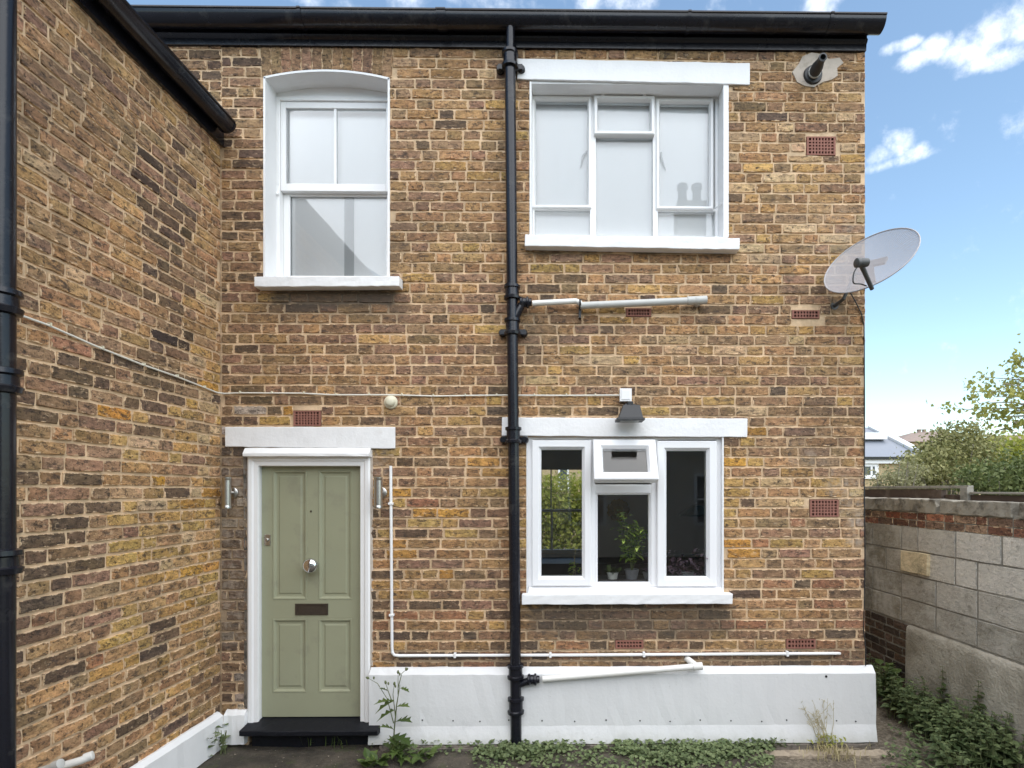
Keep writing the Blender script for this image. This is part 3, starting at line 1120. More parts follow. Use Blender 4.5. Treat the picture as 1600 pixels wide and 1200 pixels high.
# ---- sash window (upper left)
win = empty('sash_window')
win.parent = house
tag(win, 'white sash window under the brick arch')
FD = .15
rv = MB()
t = .012
rv.box(ax0 - .003, ax0 + t, -.005, FD + .1, az0, spring_z)
rv.box(ax1 - t, ax1 + .003, -.005, FD + .1, az0, spring_z)
for i in range(N):
    a, b_ = ax0 + (ax1 - ax0) * i / N, ax0 + (ax1 - ax0) * (i + 1) / N
    za, zb = arch_z(a), arch_z(b_)
    y0, y1 = -.005, FD + .1
    rv.add([(a, y0, za - t), (b_, y0, zb - t), (b_, y0, zb + .004), (a, y0, za + .004), (a, y1, za - t), (b_, y1, zb - t)], [(0, 1, 2, 3), (0, 4, 5, 1)])
rv.build('reveal', 'white', win, bevel=0)
sl = slanted_slab('sill', (397, 448), (624, 447), (624, 431), (397, 432), .085, win)
sl2 = MB()
sl2.slab(ax0 + .001, ax1 - .001, .0035, FD + .02, P(500, 433).z - .06, P(500, 433).z, .002)
sl2.build('sill', 'white', win)
fr_top = P(500, 151, FD).z
bx0 = P(424, 300, FD).x
bx1 = ax0 + ax1 - bx0
zs = P(500, 433).z + .0005
fm = MB()
bw_ = P(437, 300, FD).x - ax0
fm.box(ax0 + t + .0005, ax0 + bw_, FD, FD + .13, zs, fr_top)
fm.box(ax1 - bw_, ax1 - t - .0005, FD, FD + .13, zs, fr_top)
fm.box(ax0 + bw_, ax1 - bw_, FD, FD + .13, fr_top - .028, fr_top)
fm.box(ax0 + bw_, ax1 - bw_, FD + .01, FD + .13, zs, zs + .02)
fm.box(ax0 + t + .0005, ax1 - t - .0005, FD + .012, FD + .084, fr_top + .004, az1 + .02)
fm.build('frame', 'white_gloss', win, bevel=.003)


def sash(x0, x1, z0, z1, y, wl_, wt, wb, name, bar=None, parent=win):
    mb = MB()
    dpt = .04
    mb.box(x0, x0 + wl_, y, y + dpt, z0, z1)
    mb.box(x1 - wl_, x1, y, y + dpt, z0, z1)
    mb.box(x0 + wl_, x1 - wl_, y + .0005, y + dpt, z1 - wt, z1)
    mb.box(x0 + wl_, x1 - wl_, y + .0005, y + dpt, z0, z0 + wb)
    o_ = mb.build(name, 'white_gloss', parent, bevel=.004)
    return o_


def pane(x0, x1, z0, z1, y, parent=win, mat='glass'):
    mb = MB()
    mb.box(x0 - .004, x1 + .004, y, y + .004, z0 - .004, z1 + .004)
    return mb.build('pane', mat, parent)


sx0, sx1 = ax0 + bw_ + .001, ax1 - bw_ - .001
u0, u1 = P(500, 298, FD + .01).z, fr_top - .03
sash(sx0, sx1, u0, u1, FD + .015, .038, .05, .06, 'upper_sash')
barx = P(523.5, 220, FD + .02).x
gbm = MB()
gbm.box(barx - .011, barx + .011, FD + .02, FD + .045, u0 + .0605, u1 - .0505)
gbm.build('glazing_bar', 'white_gloss', win, bevel=.003)
pane(sx0 + .038, barx - .011, u0 + .06, u1 - .05, FD + .03)
pane(barx + .011, sx1 - .038, u0 + .06, u1 - .05, FD + .03)
l0, l1 = zs + .021, u0 + .03
sash(sx0, sx1, l0, l1, FD + .06, .048, .045, .07, 'lower_sash')
pane(sx0 + .048, sx1 - .048, l0 + .07, l1 - .045, FD + .075)
hn = MB()
hn.tube([(sx0 - .012, FD - .004, P(434, 288, FD).z), (sx0 - .012, FD - .004, u1)], .003, 6)
hn.lathe((sx0 - .014, FD + .001, P(434, 304, FD).z), (0, -1, 0), [(0, .012), (.015, .01), (.02, .004)], 10)
hn.build('sash_horn', 'white_gloss', win)
bl = MB()
bl.box(sx0 - .02, sx1 + .02, FD + .086, FD + .0905, zs, az1 + .01)
bl.build('blind', 'film', win)
gy = FD + .0805
gp = MB()
x0, x1, z0, z1 = rect(538, 303, 553, 420, gy)
gp.box(x0, x1, gy, gy + .0045, l0 + .03, l1)
gp.build('blind_strip', 'grey_tone', win)  # grey vertical strip just in front of the blind
gp = MB()
x0, x1, z0, z1 = rect(444, 303, 456, 420, gy)
gp.box(x0, x1, gy, gy + .0045, l0 + .03, l1)
x0, x1, z0, z1 = rect(436, 168, 447, 285, gy)
gp.box(x0, x1, gy, gy + .0045, l1 + .005, u1)
gp.build('blind_gap', 'grey_shadow', win)  # grey strips painted as the dark gap beside the blind

# ---- upper right window
wb = empty('casement_window')
wb.parent = house
tag(wb, 'white three light casement window on the upper floor')
bx0, bx1, bz0, bz1 = op_b
RD = .14
rv = MB()
rv.box(bx0 - .003, bx0 + t, -.006, RD + .06, bz0, bz1)
rv.box(bx1 - .03, bx1 + .012, -.006, RD + .06, bz0, bz1)
rv.box(bx0 + t, bx1 - .03, .004, RD + .06, bz1 - .012, bz1 + .01)
rv.build('reveal', 'white', wb, bevel=.003)
slanted_slab('sill', (820, 384), (1156, 390), (1156, 372), (820, 366), .08, wb)
s2 = MB()
zsill = P(980, 369).z
s2.slab(bx0 + .001, bx1 - .03, .0035, RD + .05, zsill - .08, zsill, .0015)
s2.build('sill', 'white', wb)


def zpx(py, y, px=980): return P(px, py, y).z


def xpx(px, y, py=250): return P(px, py, y).x


FZ0, FZ1 = zsill + .001, bz1 - .0125
ox0, ox1 = bx0 + t + .0005, bx1 - .0305
fm = MB()
m1a, m1b = xpx(922, RD), xpx(931, RD)
m2a, m2b = xpx(1020, RD), xpx(1028, RD)
gl0, gl1 = xpx(836, RD), xpx(1117, RD)
ztop = zpx(153, RD)
fm.box(ox0, gl0 - .004, RD, RD + .06, FZ0, FZ1)
fm.box(gl1 + .004, ox1, RD, RD + .06, FZ0, FZ1)
fm.box(gl0 - .004, gl1 + .004, RD, RD + .06, ztop, FZ1)
fm.box(m1a, m1b, RD + .001, RD + .06, FZ0, ztop)
fm.box(m2a, m2b, RD + .001, RD + .06, FZ0, ztop)
tz = zpx(326, RD)
fm.box(gl0 - .004, m1a, RD + .002, RD + .06, tz - .012, tz + .004)
fm.box(m2b, gl1 + .004, RD + .002, RD + .06, tz - .016, tz)
fm.build('frame', 'white_gloss', wb, bevel=.003)


def casement(px0, py0, px1, py1, wdt, y, parent, name='casement', out=.018, mat='white_gloss'):
    x0, x1, z0, z1 = rect(px0, py0, px1, py1, y)
    mb = MB()
    mb.mitre(x0, x1, z0, z1, [(0, y + .04), (0, y - out + .006), (.006, y - out), (wdt - .01, y - out), (wdt, y + .004), (wdt, y + .04)])
    o_ = mb.build(name, mat, parent)
    pn = MB()
    pn.box(x0 + wdt - .003, x1 - wdt + .003, y + .012, y + .018, z0 + wdt - .003, z1 - wdt + .003)
    pn.build('pane', 'glass', parent)
    return x0 + wdt, x1 - wdt, z0 + wdt, z1 - wdt


casement(831, 152, 924, 326, .030, RD, wb)
casement(1025, 156, 1114, 328, .030, RD, wb)
casement(928, 153, 1022, 213, .032, RD - .004, wb, 'top_light', .03)
for a, b_, c_, d_ in ((836, 329, 922, 366), (1029, 330, 1117, 366), (931, 214, 1020, 366)):
    x0, x1, z0, z1 = rect(a, b_, c_, d_, RD)
    pn = MB()
    pn.box(x0, x1, RD + .02, RD + .025, z0, z1)
    pn.build('pane', 'glass', wb)
bl = MB()
bl.box(ox0, ox1, RD + .0605, RD + .066, FZ0, FZ1)
bl.build('blind', 'film', wb)
for pts in ([(917, 236), (911, 244), (909, 256), (907, 262)], [(1033, 238), (1033, 246), (1037, 258), (1040, 266)]):
    hb = MB()
    yy = RD + .045
    hb.tube([P(*q, yy) for q in pts], [.007, .01, .007, .004], 8)
    hb.build('window_handle', 'grey_tone', wb, smooth=True)
for px in (942, 1007):
    hb = MB()
    p = P(px, 148, RD - .03)
    hb.box(p.x - .012, p.x + .012, RD - .032, RD - .002, p.z - .012, p.z + .012)
    hb.build('hinge', 'white_gloss', wb, bevel=.003)
for p0, p1 in (((1113, 146), (1124, 136)), ((1117, 326), (1127, 318))):
    hb = MB()
    hb.tube([P(*p0, RD - .02), P(*p1, .03)], .006, 8)
    hb.build('stay_arm', 'white_gloss', wb)

# ---- kitchen window (lower right)
wc = empty('kitchen_window')
wc.parent = house
tag(wc, 'white plastic kitchen window with its small top light tilted open')
cx0, cx1, cz0, cz1 = op_c
KD = .03
rv = MB()
rv.box(cx0 - .002, cx0 + .006, -.004, .12, cz0, cz1)
rv.box(cx1 - .008, cx1 + .003, -.005, .12, cz0, cz1)
rv.build('reveal', 'white', wc)
slanted_slab('sill', (815, 945), (1145, 944), (1145, 928), (815, 929), .07, wc)
sb = MB()
x0, x1, z0, z1 = rect(825, 919, 1131, 931, -.03)
sb.extrude_x([(-.035, z0 + .003), (-.03, z0 + .012), (KD, z1), (.11, z1), (.11, z0 + .003)], x0, x1)
sb.build('sub_sill', 'upvc', wc, bevel=.002)
kz0, kz1 = z1 + .0005, zpx(683, KD)
kx0, kx1 = cx0 + .0065, cx1 - .0085
fm = MB()
L0, L1 = xpx(832, KD, 800), xpx(1119, KD, 800)
C0, C1 = xpx(926, KD, 800), xpx(1025, KD, 800)
zt_, zb_ = zpx(687, KD), zpx(914, KD)
fm.box(kx0, L0, KD, KD + .07, kz0, kz1)
fm.box(L1, kx1, KD, KD + .07, kz0, kz1)
fm.box(L0, L1, KD, KD + .07, zt_, kz1)
fm.box(L0, L1, KD, KD + .07, kz0, zb_)
ma0, ma1 = xpx(921, KD, 800), xpx(930, KD, 800)
mb0, mb1 = xpx(1018, KD, 800), xpx(1028, KD, 800)
fm.box(ma0, ma1, KD + .0005, KD + .07, zb_, zt_)
fm.box(mb0, mb1, KD + .0005, KD + .07, zb_, zt_)
tr0, tr1 = zpx(769, KD), zpx(757, KD)
fm.box(ma1, mb0, KD + .001, KD + .07, tr0, tr1)
fm.build('frame', 'upvc', wc, bevel=.003)


def upvc_light(px0, py0, px1, py1, wdt, y, out=.022):
    x0, x1, z0, z1 = rect(px0, py0, px1, py1, y)
    mb = MB()
    mb.mitre(x0, x1, z0, z1, [(0, y + .06), (0, y - out + .005), (.008, y - out), (wdt - .022, y - out), (wdt, y - out + .028), (wdt, y + .06)])
    mb.build('casement', 'upvc', wc, bevel=.0015)
    pn = MB()
    pn.box(x0 + wdt - .004, x1 - wdt + .004, y + .008, y + .03, z0 + wdt - .004, z1 - wdt + .004)
    pn.build('pane', 'clear_glass', wc)


upvc_light(831, 688, 924, 915, .072, KD - .003)
upvc_light(1026, 689, 1119, 916, .076, KD - .003)
x0, x1, z0, z1 = ma1, mb0, zb_, tr0
fb = MB()
fb.mitre(x0, x1, z0, z1, [(.0005, KD + .06), (.0005, KD + .004), (.004, KD + .002), (.02, KD + .02), (.02, KD + .06)])
fb.build('glazing_bead', 'upvc', wc)
pn = MB()
pn.box(x0 + .016, x1 - .016, KD + .03, KD + .052, z0 + .016, z1 - .016)
pn.build('pane', 'clear_glass', wc)
# the tilted top light, hinged along its top edge
hx0, hx1, hz0, hz1 = rect(926.5, 688, 1023.5, 757, KD - .02)
vent = empty('vent_light')
ang_ = R(27)
hgt = .345


def vent_mb(mb, name, mat, bevel=0):
    o_ = mb.build(name, mat, wc, bevel=bevel)
    o_.location = ((hx0 + hx1) / 2, KD - .022, hz1)
    o_.rotation_euler = (-ang_, 0, 0)
    return o_


bpy.data.objects.remove(vent)
vw = (hx1 - hx0) / 2
vf = MB()
vf.mitre(-vw, vw, -hgt, 0, [(0, .045), (0, -.012), (.008, -.018), (.055, -.018), (.072, .006), (.072, .045)])
vo_ = vent_mb(vf, 'vent_sash', 'upvc', .0015)
vo_['label'] = 'small top light tilted open'
vp = MB()
vp.box(-vw + .069, vw - .069, .012, .03, -hgt + .069, -.069)
vent_mb(vp, 'pane', 'clear_glass')
for s in (-1, 1):
    st = MB()
    xs_ = (hx0 + hx1) / 2 + s * (vw - .03)
    st.tube([(xs_, KD - .02 - math.sin(ang_) * .24 + .04, hz1 - .25), (xs_, KD + .05, hz1 - .3)], .006, 6)
    st.build('stay_arm', 'steel', wc)

# ---- the room behind the kitchen window
room = MB()
rx0, rx1, ry0, ry1, rz0, rz1 = -1.75, 1.95, .2505, DEP - .2505, .1, 2.55
room.box(rx0 - .02, rx0, ry0, ry1, rz0, rz1)
tmp = MB()
holed_wall(tmp, ry0, ry1, rz0, rz1, [FILL_WIN], 0, .02)
room.add([(rx1 + .02 - y, x, z) for x, y, z in tmp.v], tmp.f)
room.box(rx0, rx1, ry0, ry1, rz0 - .02, rz0)
room.box(rx0, rx1, ry0, ry1, rz1, rz1 + .02)
holed_wall(room, rx0, rx1, rz0, rz1, [back_win], ry1 - .02, ry1)
room.build('room_wall', 'room', house)
fl = MB()
fl.box(-2.6, 2.0, .2505, DEP - .2505, 2.75, 2.8)
fl.build('upper_floor', 'room', house)
sf = MB()
sy0, sy1, sz0, sz1 = FILL_WIN
for a_, b2, c2_, d2_ in ((sy0, sy1, sz0, sz0 + .06), (sy0, sy1, sz1 - .06, sz1), (sy0, sy0 + .06, sz0 + .06, sz1 - .06), (sy1 - .06, sy1, sz0 + .06, sz1 - .06), ((sy0 + sy1) / 2 - .03, (sy0 + sy1) / 2 + .03, sz0 + .06, sz1 - .06)):
    sf.box(XR - .12, XR - .06, a_, b2, c2_, d2_)
sfo = sf.build('fill_window', 'far_white', house)  # added window, out of view, that brightens the room
sf = MB()
sf.box(XR - .092, XR - .086, sy0 + .03, sy1 - .03, sz0 + .03, sz1 - .03)
sf.build('pane', 'clear_glass', sfo)  # glass of the added window, out of view
# rear window: white frame, a mid rail and a bar
rw = MB()
a, b_, c_, d_ = back_win
yb = DEP - .2
rw.box(a, b_, yb, yb + .05, c_, c_ + .05)
rw.box(a, a + .05, yb, yb + .05, c_ + .05, d_)
rw.box(b_ - .05, b_, yb, yb + .05, c_ + .05, d_)
zr = 1.63
rw.box(a + .05, b_ - .05, yb, yb + .05, zr - .015, zr + .02)
xb = P(862, 800, yb).x
rw.box(xb - .014, xb + .014, yb + .001, yb + .05, c_ + .05, zr - .015)
xb = P(861, 760, yb).x
rw.box(xb - .008, xb + .008, yb + .001, yb + .05, zr + .02, d_)
rwo = rw.build('rear_window', 'far_white', house)
pn = MB()
pn.box(a + .04, b_ - .04, yb + .02, yb + .024, c_ + .04, d_)
pn.build('pane', 'clear_glass', rwo)
bd = MB()
bd.box(a - .1, b_ + .06, DEP - .36, DEP - .33, P(880, 734, DEP - .36).z, 2.5)
bd.build('roller_blind', 'room_brown', house)
cb = MB()
p = P(1060, 770, 2.4)
cb.box(p.x - .15, rx1 - .01, 2.4, 3.2, 1.15, 2.5)
cb.build('wall_cupboard', 'room_dark', house, bevel=.006)
cb = MB()
cb.box(rx0 + .02, rx1 - .02, 2.9, 3.55, .12, .98)
cb.build('worktop', 'room_dark', house, bevel=.006)
ss = MB()
ss.box(cx0 + .02, cx1 - .02, .1005, .34, zb_ + .005, zb_ + .03)
ss.build('inner_sill', 'room_dark', house)
SILLZ = zb_ + .03
fw_ = MB()
p = P(966, 797, 3.4)
for k in range(9):
    a = 2 * math.pi * k / 9
    q = Vector((p.x + math.cos(a) * .1, 3.4, p.z + math.sin(a) * .1))
    fw_.lathe(q, (0, -1, 0), [(0, .05), (.01, .06), (.02, .03)], 8)
fw_.lathe((p.x, 3.38, p.z), (0, -1, 0), [(0, .08), (.03, .06)], 10)
MAT['yellow'] = pm('yellow_card', (.35, .2, .02), .7, .1, 8)
fw_.build('flower_picture', 'yellow', house)
sh = MB()
p = P(1090, 802, 2.0)
sh.lathe((p.x, 2.0, p.z - .03), (0, 0, 1), [(0, .2), (.02, .205), (.1, .08), (.12, .05)], 20)
MAT['lampdark'] = pm('dark_lampshade', (.03, .045, .05), .3, .1, 8)
sh.build('lamp_shade', 'lampdark', house)

# ---- door
dx0, dx1, _, dz1 = op_d
DY = .055
lx0, lx1 = P(408.5, 900, DY).x, P(566, 900, DY).x
lz0, lz1 = P(487, 1121, DY).z, P(487, 721, DY).z
fr = MB()
fr.mitre(dx0 + .001, dx1 - .001, lz0 - .5, P(487, 712, -.004).z, [(0, .12), (0, -.006), (.012, -.014), (.035, -.012), (.048, -.004), (.075, -.002), (.08, .012), (lx0 - dx0 - .0005, .014), (lx0 - dx0 - .0005, .12)])
me_v = [v for v in fr.v]
zcut = lz0 - .012
fr.v = [(x, y, max(z, zcut)) for x, y, z in me_v]
dfo = fr.build('door_frame', 'white_gloss', house, bevel=0)
rb = MB()
rb.box(lx0, lx1, .085, .12, lz1 + .001, P(487, 712, -.004).z - .02)
rb.build('head_stop', 'white_gloss', dfo)
dr = MB()
x0, x1 = P(379, 705, -.05).x, P(577, 705, -.05).x
za, zb2 = P(480, 713, -.05).z, P(480, 700, -.02).z
dr.extrude_x([(.003, zb2), (-.022, zb2), (-.055, za + .022), (-.055, za), (-.01, za - .004), (.003, za - .004)], x0, x1, 10, .0015)
dr.build('drip_board', 'white_gloss', house, bevel=.003)
# leaf: stiles and rails with four moulded panels
pr = [rect(426, 735, 479.5, 937, DY), rect(497.5, 735, 550, 937, DY), rect(427.5, 967, 480, 1082, DY), rect(498, 967, 551, 1082, DY)]
pxl = [pr[0][0], pr[0][1], pr[1][0], pr[1][1]]
lf = MB()
y0, y1 = DY, DY + .045
lf.box(lx0 + .003, pxl[0], y0, y1, lz0 + .006, lz1 - .003)
lf.box(pxl[3], lx1 - .003, y0, y1, lz0 + .006, lz1 - .003)
lf.box(pxl[1], pxl[2], y0, y1, lz0 + .006, lz1 - .003)
for a, b_ in ((pxl[0], pxl[1]), (pxl[2], pxl[3])):
    lf.box(a, b_, y0, y1, lz0 + .006, pr[2][2])
    lf.box(a, b_, y0, y1, pr[2][3], pr[0][2])
    lf.box(a, b_, y0, y1, pr[0][3], lz1 - .003)
door = lf.build('door', 'green', house)
door['label'] = 'sage green four panel front door'
for q in pr:
    q = (pxl[0], pxl[1], q[2], q[3]) if q[0] < pxl[1] - .05 else (pxl[2], pxl[3], q[2], q[3])
    pn = MB()
    pn.mitre(*q, [(0, DY + .002), (.003, DY - .003), (.012, DY - .002), (.024, DY + .012), (.04, DY + .0135), (.052, DY + .007)])
    pn.add([(q[0] + .052, DY + .007, q[2] + .052), (q[1] - .052, DY + .007, q[2] + .052), (q[1] - .052, DY + .007, q[3] - .052), (q[0] + .052, DY + .007, q[3] - .052)], [(0, 1, 2, 3)])
    pn.build('panel', 'green', door, fix=False)
kn = MB()
p = P(485, 884, -.01)
kn.lathe((p.x, DY, p.z), (0, -1, 0), [(0, .034), (.006, .034), (.009, .022), (.03, .018), (.036, .03), (.044, .048), (.058, .057), (.074, .056), (.088, .046), (.097, .028), (.1, .006)], 28)
kn.build('door_knob', 'chrome', door, smooth=True)
lp = MB()
x0, x1, z0, z1 = rect(461.5, 943, 513, 961, DY)
lp.mitre(x0, x1, z0, z1, [(0, DY), (.002, DY - .008), (.014, DY - .008), (.016, DY - .003), (.018, DY - .003)])
lp.box(x0 + .016, x1 - .016, DY - .004, DY, z0 + .016, z1 - .016)
lpo = lp.build('letter_plate', 'bronze', door)
lk = MB()
x0, x1, z0, z1 = rect(413.5, 835, 423, 852, DY)
lk.box(x0, x1, DY - .008, DY, z0, z1)
lk.lathe(((x0 + x1) / 2, DY - .008, (z0 + z1) / 2), (0, -1, 0), [(0, .014), (.01, .013), (.012, .01)], 14)
lk.build('lock', 'steel', door, bevel=.002)
sp = MB()
p = P(486, 799, DY)
sp.lathe((p.x, DY, p.z), (0, -1, 0), [(0, .008), (.004, .007)], 12)
sp.build('spyhole', 'bronze', door)
# render strip between frame and brick at both sides of the door
cm_ = MB()
xa = P(579, 900).x
cm_.slab(xa + .001, xa + .02, -.003, .02, plinth_top + .01, P(579, 703).z, .004, .01)
cm_.build('render_strip', 'cement', house)
cm_ = MB()
xa = P(386, 900).x
cm_.slab(xa - .022, xa, -.003, .02, zt2 + .01, P(387, 706).z, .004, .01)
cm_.build('render_strip', 'footing', house)
# step
stp = MB()
x0, x1 = P(374, 1140, -.12).x, P(590, 1140, -.12).x
stp.extrude_x([(.12, .10), (-.115, .112), (-.125, .117), (-.126, .149), (-.118, .154), (.03, lz0 - .004), (.12, lz0 + .004)], x0, x1, 20, .0018)
stp.box(x0 + .03, x1 - .03, -.012, .09, -.02, .099)
stp.build('doorstep', 'black_step', house, bevel=.004)

# ------------------------------------------------------------------ side wing
MAT['wing_brick'] = brick_mat('wing_brick', 'object', stains_shade=False)
MAT['wing_brick_mass'] = brick_mat('wing_brick_mass', 'mass', stains_shade=False)
MAT['wing_mortar'] = mortar_mat('wing_mortar', stains_shade=False)
POOL_W = BrickPool([(.240, BH), (.115, BH), (.19, BH), (.075, BH), (.05, BH), (.115, .035), (.24, .035)], MAT['wing_brick'], 14, 4)
wing = tag(empty('house_wing', (XW, 0, 0), R(90)), 'brick side wing running toward the camera with a black gutter along its eaves', 'house wing')
WM = Matrix.Translation((XW, 0, 0)) @ Matrix.Rotation(R(90), 4, 'Z')
WE = 4.535
WL = -2.9
wv = MB()
wv.box(WL, -.004, YM, .25, -.05, WE + .05)
wv.build('wall', 'wing_mortar', wing)
wp_top = P(346, 1108).z
wn_c = int((WE - wp_top) / CRS) + 2
off = plinth_top - .035
kz = math.floor((wp_top - .02 - off) / CRS)
items = flemish(WL, -.006, off + kz * CRS, wn_c, [], SL=.245, HL=.124)
items = [t for t in items if t[3] < WE + .06]
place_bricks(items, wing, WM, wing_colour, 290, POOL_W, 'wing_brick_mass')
pl = MB()
pl.extrude_x([(.003, wp_top), (-.02, wp_top), (-.048, wp_top - .03), (-.05, .0), (.003, .0)], WL, -.05, 40, .0025)
pl.build('plinth', 'white', wing)
fa = MB()
fa.extrude_x([(.003, WE - .01), (-.03, WE - .01), (-.03, WE + .15), (.003, WE + .15)], WL, -.01)
fa.build('fascia', 'black', wing)
gt = MB()
gt.extrude_x(gutter_profile(-.098, WE + .10, .064), WL, -.1)
gto = gt.build('gutter', 'black', wing, smooth=True)
ec = MB()
ec.extrude_x([(y, z) for y, z in [(-.098 - .07 * math.cos(math.pi * k / 12), WE + .104 - .07 * math.sin(math.pi * k / 12)) for k in range(13)]], -.102, -.085)
ec.build('end_cap', 'black', gto)
rr = MB()
rr.add([(WL, -.06, WE + .17), (-.012, -.06, WE + .17), (-.012, 2.4, WE + 1.0), (WL, 2.4, WE + 1.0), (WL, -.06, WE + .2), (-.012, -.06, WE + .2), (-.012, 2.4, WE + 1.04), (WL, 2.4, WE + 1.04)],
       [(0, 1, 2, 3), (4, 7, 6, 5), (0, 4, 5, 1), (1, 5, 6, 2), (2, 6, 7, 3), (3, 7, 4, 0)])
rr.build('roof', 'slate', wing)
ew = MB()
ew.box(WL, WL + .25, .2505, 2.4, -.05, WE + .05)
o = ew.build('end_wall', 'side_brick', wing)
o.color = (.27, .18, .1, 1)

# ------------------------------------------------------------------ pipes
def collar(mb, p, ax, r, h=.11, bell=.02):
    mb.lathe(Vector(p), ax, [(-h / 2, r + .004), (-h / 2 + .003, r + bell), (-h / 2 + .022, r + bell + .002), (-h / 2 + .03, r + bell * .55), (h / 2 - .03, r + bell * .5), (h / 2 - .024, r + bell), (h / 2 - .004, r + bell), (h / 2, r + .004)], 20)


def lugs(mb, p, r, sz=.028):
    for s in (-1, 1):
        mb.lathe((p[0] + s * (r + .04), p[1] + .03, p[2]), (0, 1, 0), [(0, sz * .8), (.012, sz), (.055, sz)], 14)
        mb.box(p[0] + s * r * .5, p[0] + s * (r + .05), p[1] + .02, p[1] + .05, p[2] - .018, p[2] + .018)


dp = tag(empty('downpipe'), 'tall black cast iron downpipe between the two upper windows running from gutter to ground', 'downpipe')
PY = -.075
PR = .041
A, B_ = P(797, 100, PY), P(806.5, 1150, PY)
ax = (A - B_).normalized()
pp = MB()
pp.tube([B_ + Vector((0, 0, -.05)), A], PR, 20)
pp.build('pipe', 'black', dp, smooth=True)
sw_ = MB()
gp_ = P(797.5, 42, GY)
sw_.tube([A, A + Vector((0, -.004, .05)), (gp_.x, GY + .0, GZ - GR + .0), (gp_.x, GY, GZ - GR + .03)], [PR * .78] * 4, 18)
sw_.build('swan_neck', 'black', dp, smooth=True)
for py, lg in ((94, True), (457, False), (511, True), (680, True), (1049, False), (1102, True)):
    t = (py - 100) / 1050
    c_ = A.lerp(B_, t)
    mb = MB()
    collar(mb, c_, ax, PR, .125 if lg else .11)
    if lg: lugs(mb, c_ - Vector((0, 0, .03)), PR)
    mb.build('collar', 'black', dp, smooth=True)


def branch(py_from, tip_px, tip_py, y):
    t = (py_from - 100) / 1050
    c_ = A.lerp(B_, t)
    tip = P(tip_px, tip_py, y)
    mid = c_.lerp(tip, .35) + Vector((0, 0, .0))
    mid.z = tip.z - .035
    mb = MB()
    mb.tube([c_, c_ + Vector((.03, 0, .03)), mid + Vector((.02, 0, .015)), tip - Vector((.05, 0, .004)), tip], .028, 16)
    d_ = Vector((1, 0, .03)).normalized()
    mb.lathe(tip - d_ * .05, d_, [(-.035, .029), (-.03, .042), (-.018, .044), (-.01, .036), (.012, .036), (.018, .044), (.03, .044), (.036, .03), (.055, .026)], 18)
    return mb.build('branch', 'black', dp, smooth=True), tip


branch(500, 830, 472.5, -.07)
branch(1075, 842, 1061.5, -.085)

wp = tag(empty('waste_pipe'), 'grey white waste pipe below the upper casement window, stepped at a bracket', 'waste pipe')
mb = MB()
mb.tube([P(832, 474, -.07), P(900, 470.5, -.07), P(906, 473, -.066), P(909, 478, -.062)], .021, 14)
mb.build('pipe', 'pvc', wp, smooth=True)
mb = MB()
mb.tube([P(907, 477.5, -.06), P(1076, 470, -.06)], .026, 16)
mb.tube([P(1074, 470, -.06), P(1104, 468.5, -.06)], .031, 16)
mb.build('pipe', 'pvc_grey', wp, smooth=True)
mb = MB()
p = P(906, 475, -.05)
mb.box(p.x - .008, p.x + .01, -.04, .004, p.z - .1, p.z + .02)
mb.lathe((p.x - .006, -.065, p.z), (1, 0, 0), [(0, .03), (.014, .03)], 14)
mb.build('bracket', 'black_matte', wp)
mb = MB()
p = P(1090, 474, -.03)
mb.tube([(p.x, .006, p.z), (p.x, -.06, p.z)], .022, 12)
mb.build('wall_spigot', 'pvc_grey', wp)
wp = tag(empty('waste_pipe'), 'white waste pipe sloping across the white plinth to the downpipe foot', 'waste pipe')
mb = MB()
mb.tube([P(848, 1061, -.085), P(1085, 1041.5, -.085)], .023, 16)
mb.build('pipe', 'pvc', wp, smooth=True)
mb = MB()
p1 = P(1083, 1041.5, -.085)
mb.tube([p1, P(1097, 1040.5, -.085)], .029, 16)
q = P(1075, 1034, -.04)
mb.tube([p1 + Vector((.03, 0, .0)), p1 + Vector((0, .02, .02)), q + Vector((0, .05, .01))], .024, 14)
mb.build('elbow', 'pvc', wp, smooth=True)

# left downpipe at the picture's edge
dl = tag(empty('downpipe'), 'black downpipe on the side wing beside its white board', 'downpipe')
lpx, lpy = XW + .105, -1.745
mb = MB()
mb.tube([(lpx, lpy, -.02), (lpx + .004, lpy, WE + .1)], .05, 22)
mb.build('pipe', 'black', dl, smooth=True)
for py in (474, 596, 876):
    z = CZ + (YH - py) / F * (lpy + D)
    mb = MB()
    mb.lathe((lpx, lpy, z), (0, 0, 1), [(-.06, .052), (-.055, .072), (-.03, .078), (-.022, .064), (.02, .062), (.028, .076), (.05, .074), (.056, .052)], 24)
    mb.build('collar', 'black', dl, smooth=True)
mb = MB()
yb_ = -1.80
xe0 = (9.5 - 885) / F * (yb_ + D)
xe1 = (-1 - 885) / F * (yb_ + D)
zb0, zb1 = CZ + (YH - 330) / F * (yb_ + D), CZ + (YH + 40) / F * (yb_ + D)
bx = XW + .004
mb.add([(xe1, yb_, zb0), (bx, yb_, zb0), (bx, yb_, zb1), (xe0, yb_, zb1), (xe1, yb_ - .12, zb0), (bx, yb_ - .12, zb0), (bx, yb_ - .12, zb1), (xe0, yb_ - .12, zb1)],
       [(0, 1, 2, 3), (4, 7, 6, 5), (0, 4, 5, 1), (1, 5, 6, 2), (2, 6, 7, 3), (3, 7, 4, 0)])
one(mb, 'white_board', 'white', 'sliver of white painted board beside the black downpipe at the upper left edge', 'board')

